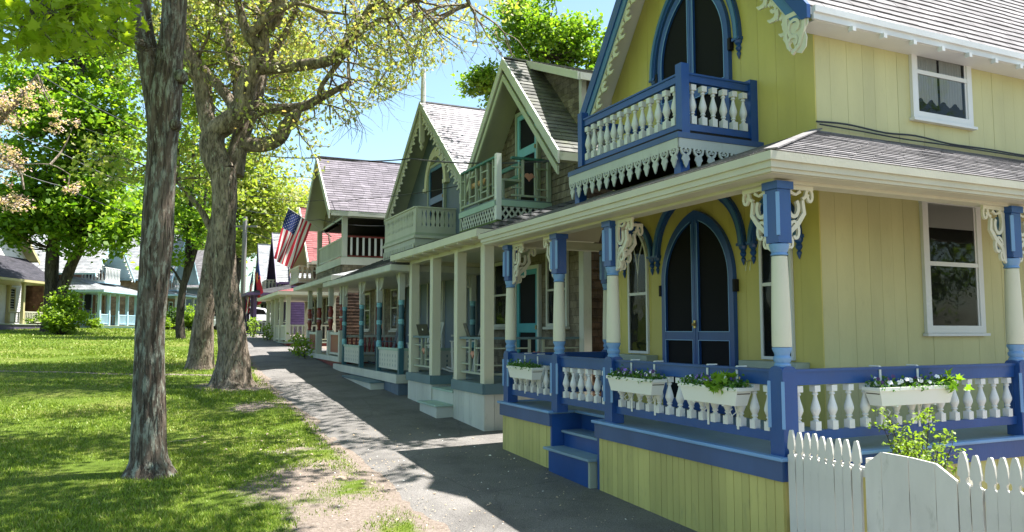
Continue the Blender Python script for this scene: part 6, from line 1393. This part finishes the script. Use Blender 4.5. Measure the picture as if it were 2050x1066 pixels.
# ------------------------------------------------------------------ loose shrub behind the fence, borders along the lane
def loose_bush():
    c = wl(H1, 1.08, -.42, 0); t = loc_tree('shrub', 'loose sunlit shrub with small leaves growing behind the white gate', c.x, c.y, cat='shrub'); z0 = g(c.x, c.y); rng = random.Random(4); m = MB(); L = []
    for k in range(17):
        a = rng.uniform(0, 6.28); top = Vector((c.x + math.cos(a) * rng.uniform(.05, .42), c.y + math.sin(a) * rng.uniform(.05, .42), rng.uniform(.82, 1.30)))
        path, rs = smooth_path([(c.x + rng.gauss(0, .04), c.y + rng.gauss(0, .04), z0 - .05, .008), ((c.x * 2 + top.x) / 3, (c.y * 2 + top.y) / 3, (z0 + top.z) / 2, .006), (*top, .002)], 8); m.tube(path, rs, 5, cap=False)
        for i in range(7, len(path)):
            for q in range(3): tw_ = path[i] + Vector((rng.gauss(0, .06), rng.gauss(0, .06), rng.gauss(.02, .04))); m.tube([path[i], tw_], [.002, .001], 4, cap=False); L += [tuple(tw_ + Vector((rng.gauss(0, .014), rng.gauss(0, .014), rng.gauss(0, .012)))) for _ in range(5)]
    add_to(t, m.build('stems', 'bark_dark')); add_to(t, leaves('foliage', L, .032, 'leaf_shrub', None, 'oval', 3, flat=.4))
loose_bush()
def border(label, root, pts, hh, seed, cat='plant', mat='leaf_shrub', size=.12):
    c = wl(root, pts[0][0], pts[0][1], 0); t = loc_tree('border_plant', label, c.x, c.y, cat=cat); C = []; rng = random.Random(seed); m = MB()
    for (x, y) in pts:
        p = wl(root, x, y, 0); z = g(p.x, p.y)
        for k in range(60):
            a = rng.uniform(0, 6.28); r = rng.uniform(0, .3); h = rng.uniform(.05, hh); C.append((p.x + math.cos(a) * r, p.y + math.sin(a) * r, z + h))
        for k in range(8): a = rng.uniform(0, 6.28); m.tube([(p.x, p.y, z - .02), (p.x + math.cos(a) * .12, p.y + math.sin(a) * .12, z + hh * .8)], [.006, .003], 4)
    add_to(t, m.build('stems', 'bark_dark')); add_to(t, leaves('foliage', C, size, mat, None, 'oval', seed, flat=.2)); return t
border('leafy plants growing beside the lane at the foot of the red porch', H4, [(-.35, 4.0), (-.3, 4.5), (-.4, 5.0), (-.35, 5.5), (-.35, 6.0)], .7, 5)
border('low green plants between the red-roofed and the purple cottage porches', H5, [(-.5, 7.4), (-.4, 8.2), (-.5, 9)], .9, 6)
border('green plants against the front of the red-roofed cottage porch', H5, [(-.25, 4.2), (-.3, 4.8)], .7, 8)

# ------------------------------------------------------------------ flags
plain('flag_red', (.50, .035, .06), .8, 0, .1); plain('flag_white', (.75, .73, .72), .8, 0, .1); plain('flag_blue', (.03, .05, .17), .8, 0, .1); plain('flag_orange', (.7, .25, .08), .8, 0, .1)
paint('pole_metal', (.45, .46, .45), var=.08, rough=.4)
def flag(name, label, base, tip, hoist0, hoist1, drop, length, seed, plain_style=None, pr=.014):
    base, tip = Vector(base), Vector(tip); t = thing(name, label, 'flag', tuple(base), 0, 'flags hung from the porches'); B = lambda v: tuple(Vector(v) - base)
    MB().tube([B(base), B(tip)], [pr, pr * .8], 8).tube([B(tip), B(tip + (tip - base).normalized() * .05)], [pr * 1.6, pr * .5], 8).build('pole', 'pole_metal', t, loc=(0, 0, 0))
    a = tip.lerp(base, hoist0); b = tip.lerp(base, hoist1); drop = Vector(drop).normalized(); ax = (b - a); side = ax.normalized().cross(drop).normalized(); W = ax.length
    def P(s_, u, off=0.):       # s across the hoist (0 = canton edge at the tip), u along the fly
        pinch = 1 - .28 * u; w_ = (s_ - .5) * pinch + .5; q = a + ax * w_ + drop * (u * length) - ax.normalized() * (.22 * W * u * (1 - s_ * .6))
        wave = .06 * math.sin(s_ * 9 + u * 3 + seed) * (.25 + u) + .035 * math.sin(s_ * 17 - u * 5 + seed * 2) * (.2 + u); return B(q + side * (wave + off))
    m = MB(); NU = 26
    for st in range(13):
        for k in range(NU):
            for half in (0, 1):
                s0, s1 = (st + half * .5) / 13, (st + half * .5 + .5) / 13; u0, u1 = k / NU, (k + 1) / NU
                if plain_style: m.mi = plain_style((s0 + s1) / 2, (u0 + u1) / 2)
                else: m.mi = 2 if (st < 7 and u1 <= .401) else (0 if st % 2 == 0 else 1)
                m.quad(P(s0, u0), P(s1, u0), P(s1, u1), P(s0, u1))
    if not plain_style:
        m.mi = 1
        for row in range(9):
            for c in range(6 if row % 2 == 0 else 5):
                sc, uc = (row + 1) / 10 * 7 / 13, ((c * 2 + 1 + (row % 2)) / 12) * .4
                for off in (-.004, .004):
                    pts = []
                    for k in range(10): r = .017 if k % 2 == 0 else .007; an = k * math.pi / 5; pts.append(P(sc + r * math.cos(an) * .9, uc + r * math.sin(an) * W / length, off))
                    m.add(pts, [tuple(range(10))])
    m.build('cloth', ['flag_red', 'flag_white', 'flag_blue', 'flag_orange'], t, loc=(0, 0, 0), smooth=True); return t
fb = wl(H4, .12, 2.3, 4.86); ft = at(578, 418, fb.y - 1.3)
flag('flag', 'large stars and stripes flag on an angled pole from the upper gallery rail', fb, ft, .0, .52, (-.22, -.1, -1), 1.6, 1)
fb = wl(H6, .0, 1.2, 4.35); ft = at(517, 514, fb.y - 1.2)
flag('flag', 'purple and red banner on a white pole over the purple porch', fb, ft, .0, .6, (.1, 0, -1), 2.0, 2, plain_style=lambda s, u: 3 if (s - .5) ** 2 + (u - .4) ** 2 < .03 else (2 if u < .5 and s < .6 else 0))
fb = wl(H6, .0, 3.6, 4.1); ft = at(508, 535, fb.y - 1.0)
flag('flag', 'smaller stars and stripes flag hanging by the far purple porch corner', fb, ft, .0, .7, (-.1, 0, -1), 2.1, 3)

# ------------------------------------------------------------------ overhead cables and poles
def cable(label, pts, r=.012, sag=.25, mats='cable'):
    m = MB(); path = []
    for a, b in zip(pts[:-1], pts[1:]):
        a, b = Vector(a), Vector(b)
        for k in range(16): t = k / 16; p = a.lerp(b, t); p.z -= sag * 4 * t * (1 - t); path.append(p)
    path.append(Vector(pts[-1])); o0 = path[0].copy(); m.tube([p - o0 for p in path], r, 5); o = m.build('overhead_cable', mats); o.location = o0; tag(o, label, 'cable', 'overhead cables'); return o
cable('dark cable crossing from the left trees past both big trunks to the hearts balcony gable', [at(80, 150, 26), at(300, 268, 24), at(480, 303, 22), at(640, 316, 21), at(820, 318, 19.5), at(1108, 322, 13.6)], .017, .08)
cable('thin cable meeting the ridge of the lilac-roofed cottage', [at(20, 200, 36), at(300, 300, 34), at(470, 345, 33), at(600, 354, 32), at(800, 356, 30)], .012, .1)
cable('cable passing low over the flag toward the bargeboard gable', [at(10, 230, 38), at(230, 330, 36), at(440, 405, 30), at(560, 432, 26), at(640, 440, 24), at(780, 452, 22)], .011, .08)
cable('thin cable level with the gallery roof', [at(430, 378, 27), at(560, 399, 25), at(640, 401, 23.5), at(720, 398, 22), at(930, 370, 17.6)], .01, .06)
cable('lowest thin cable in front of the red roof', [at(440, 440, 34), at(560, 485, 30), at(600, 493, 29), at(690, 500, 27)], .01, .05)
cable('paired cable slanting down across the left maple', [at(-20, 320, 30), at(120, 372, 32), at(300, 440, 36), at(440, 480, 40)], .016, .1)
cable('second cable slanting across the left maple', [at(-20, 240, 30), at(120, 305, 31), at(300, 385, 33), at(430, 420, 35)], .014, .1)
o = MB(); pp = [wl(H1, x, 1.155, z) for x, z in ((1.75, 4.14), (2.2, 4.16), (2.8, 4.13), (3.3, 4.15), (3.9, 4.115), (4.6, 4.12), (5.4, 4.11), (7.5, 4.11))]; c0 = pp[0].copy(); o.tube([p - c0 for p in smooth_path([(*p, .012) for p in pp], 4)[0]], .011, 6)
pp2 = [wl(H1, x, 1.14, z) for x, z in ((1.78, 4.11), (2.4, 4.10), (3.1, 4.085), (4.0, 4.09), (5.4, 4.085), (7.5, 4.085))]; o.tube([p - c0 for p in smooth_path([(*p, .012) for p in pp2], 4)[0]], .009, 6)
cb = o.build('wall_cable', 'cable'); cb.location = c0; tag(cb, 'black cable pair clipped along the yellow wall above the porch roof', 'cable')
pc = at(484, 668, 44); UP = thing('utility_pole', 'weathered grey utility pole at the far end of the lane', 'pole', (pc.x, pc.y, g(pc.x, pc.y)))
paint('old_wood', (.22, .21, .20), rough=.85, dirt=.2); MB().tube([(0, 0, -.2), (0, 0, 6.6)], [.15, .12], 12).build('pole', 'old_wood', UP, loc=(0, 0, 0)); MB().box(-.7, .7, -.05, .05, 6.0, 6.1).build('crossarm', 'old_wood', UP, loc=(0, 0, 0))

# ------------------------------------------------------------------ parked car at the end of the lane
plain('car_paint', (.72, .73, .75), .25, 0, .6); plain('tyre', (.015, .015, .015), .8); plain('tail_light', (.45, .03, .03), .3)
def car():
    c = at(484, 671, 48.5); t = thing('parked_car', 'white hatchback parked at the far end of the lane', 'car', (c.x, c.y, g(c.x, c.y)), R(205))
    prof = [(-2.0, .35), (-2.05, .7), (-1.95, .95), (-1.7, 1.0), (-1.25, 1.42), (-.4, 1.52), (.35, 1.46), (1.05, 1.02), (1.8, .88), (2.02, .68), (2.05, .38)]
    bm = bmesh.new(); rows = []
    for s_ in (-1, -.94, .94, 1):
        rows.append([bm.verts.new((x, s_ * (.86 if z < 1.03 else .70) * (1 if abs(s_) == 1 else 1), z if abs(s_) != 1 else (z if z < .6 else z - .02))) for x, z in prof])
    for a, b in zip(rows[:-1], rows[1:]):
        for k in range(len(prof) - 1): bm.faces.new((a[k], a[k + 1], b[k + 1], b[k]))
        bm.faces.new((a[-1], a[0], b[0], b[-1]))
    bm.faces.new(rows[0]); bm.faces.new(list(reversed(rows[-1]))); me = bpy.data.meshes.new('body'); bm.to_mesh(me); bm.free(); me.materials.append(MATS['car_paint']); o = bpy.data.objects.new('body', me); COL.objects.link(o); o.parent = t
    md = o.modifiers.new('b', 'BEVEL'); md.width = .05; md.segments = 3
    for s_ in (-1, 1):
        MB().prism([(-1.45, 1.03), (-1.15, 1.36), (-.4, 1.45), (.3, 1.39), (.85, 1.03)], s_ * .70, s_ * .79, 'y').build('side_window', 'interior', t, loc=(0, 0, 0))
        for x in (-1.25, 1.3):
            w_ = MB().tube([(x, s_ * .70, .33), (x, s_ * .88, .33)], .33, 20).build('wheel', 'tyre', t, loc=(0, 0, 0)); MB().tube([(x, s_ * .88, .33), (x, s_ * .895, .33)], .2, 16).build('rim', 'metal', w_)
        MB().box(1.93, 2.06, s_ * .45, s_ * .8, .68, .82).build('headlight', 'plastic_white', t, loc=(0, 0, 0)); MB().box(-2.07, -1.97, s_ * .6, s_ * .82, .75, .92).build('tail_light', 'tail_light', t, loc=(0, 0, 0))
    MB().prism([(.42, 1.46), (1.06, 1.05), (1.1, 1.07), (.46, 1.49)], -.6, .6, 'y').build('windscreen', 'interior', t, loc=(0, 0, 0)); MB().prism([(-1.3, 1.42), (-1.74, 1.02), (-1.78, 1.04), (-1.33, 1.45)], -.58, .58, 'y').build('rear_window', 'interior', t, loc=(0, 0, 0))
car()

# ------------------------------------------------------------------ laptops, chairs on the porches
def laptop(label, y, a):
    t = thing('laptop', label, 'laptop', tuple(wl(H2, .08, y, 1.792)), R(24.62 + a), 'open laptops on the white porch rail')
    MB().box(-.02, .20, -.16, .16, 0, .018).build('base', 'black_plastic', t, loc=(0, 0, 0), bevel=.003)
    l = MB().add([(-.02, -.16, .01), (-.02, .16, .01), (-.09, .16, .23), (-.09, -.16, .23), (-.01, -.16, .014), (-.01, .16, .014), (-.08, .16, .234), (-.08, -.16, .234)], [(0, 3, 2, 1), (4, 5, 6, 7), (0, 1, 5, 4), (1, 2, 6, 5), (2, 3, 7, 6), (3, 0, 4, 7)]).build('lid', 'black_plastic', t, loc=(0, 0, 0))
    mk = MB(); z = .125; cx = -.02 - .07 * (z - .01) / .22 - .002
    P = lambda p: (cx - .07 / .22 * p[1] - .001, p[0], z + p[1])
    o = [(.018 * math.cos(k * .449) * (1.0 if k not in (0,) else .7), .018 * math.sin(k * .449)) for k in range(14)]; mk.add([P(p) for p in o], [tuple(range(14))]); mk.add([P((0, .021)), P((.008, .024)), P((.009, .032)), P((.001, .03))], [(0, 1, 2, 3)]); mk.build('mark', 'plastic_white', l)
    return t
laptop('dark open laptop with pale mark on its lid, nearer one on the rail', .72, -12)
laptop('dark open laptop seen nearly edge on between two square posts, left-hand one on the rail', 3.2, 25)
def rocking_chair(label, root, x, y, z, rz, mat):
    t = thing('rocking_chair', label, 'chair', tuple(wl(root, x, y, z)), root.rotation_euler[2] + R(rz), 'rocking chairs on the porches')
    m = MB()
    for k in range(6): m.box(-.24 + k * .085, -.17 + k * .085, -.25, .25, .42, .44)
    m.build('seat', mat, t, loc=(0, 0, 0)); m = MB()
    for k in range(6): yy = -.22 + k * .088; m.bar((-.24, yy, .44), (-.42, yy, 1.12), .06, .015, up=(1, 0, 0))
    m.bar((-.42, -.26, 1.1), (-.42, .26, 1.1), .02, .09); m.bar((-.27, -.25, .55), (-.27, .25, .55), .02, .06); m.build('backrest', mat, t, loc=(0, 0, 0))
    for s_ in (-1, 1):
        MB().box(-.3, .26, s_ * .29 - .035, s_ * .29 + .035, .64, .66).build('armrest', mat, t, loc=(0, 0, 0))
        MB().bar((.2, s_ * .27, .06), (.22, s_ * .27, .64), .04).build('leg', mat, t, loc=(0, 0, 0)); MB().bar((-.22, s_ * .27, .06), (-.26, s_ * .27, .5), .04).build('leg', mat, t, loc=(0, 0, 0))
        MB().tube([(-.5, s_ * .27, .10), (-.25, s_ * .27, .03), (0, s_ * .27, .02), (.25, s_ * .27, .04), (.42, s_ * .27, .1)], .022, 6).build('rocker', mat, t, loc=(0, 0, 0))
    return t
rocking_chair('pale rocking chair leaning back behind the teal banded corner post', H3, .9, 1.0, .952, 200, 'sage_white')
rocking_chair('white slat-back rocking chair seen between the square posts of the shingled porch', H2, .95, 3.2, 1.032, 150, 'white')
rocking_chair('rocking chair deep on the banded porch near its steps', H3, .9, 4.4, .952, 170, 'gray_blue')
# a lamp bulb fitting under each near porch ceiling
lm = MB().lathe([(.03, 3.35), (.05, 3.30), (.07, 3.24), (.06, 3.19), (.02, 3.17)], 0, 0, 12); lp = lm.build('porch_lamp', 'plastic_white'); lp.location = wl(H2, 1.2, 2.55, .2) - Vector((0, 0, 0)); lp.location.z = .05; tag(lp, 'small white ceiling lamp under the shingled cottage porch', 'lamp')
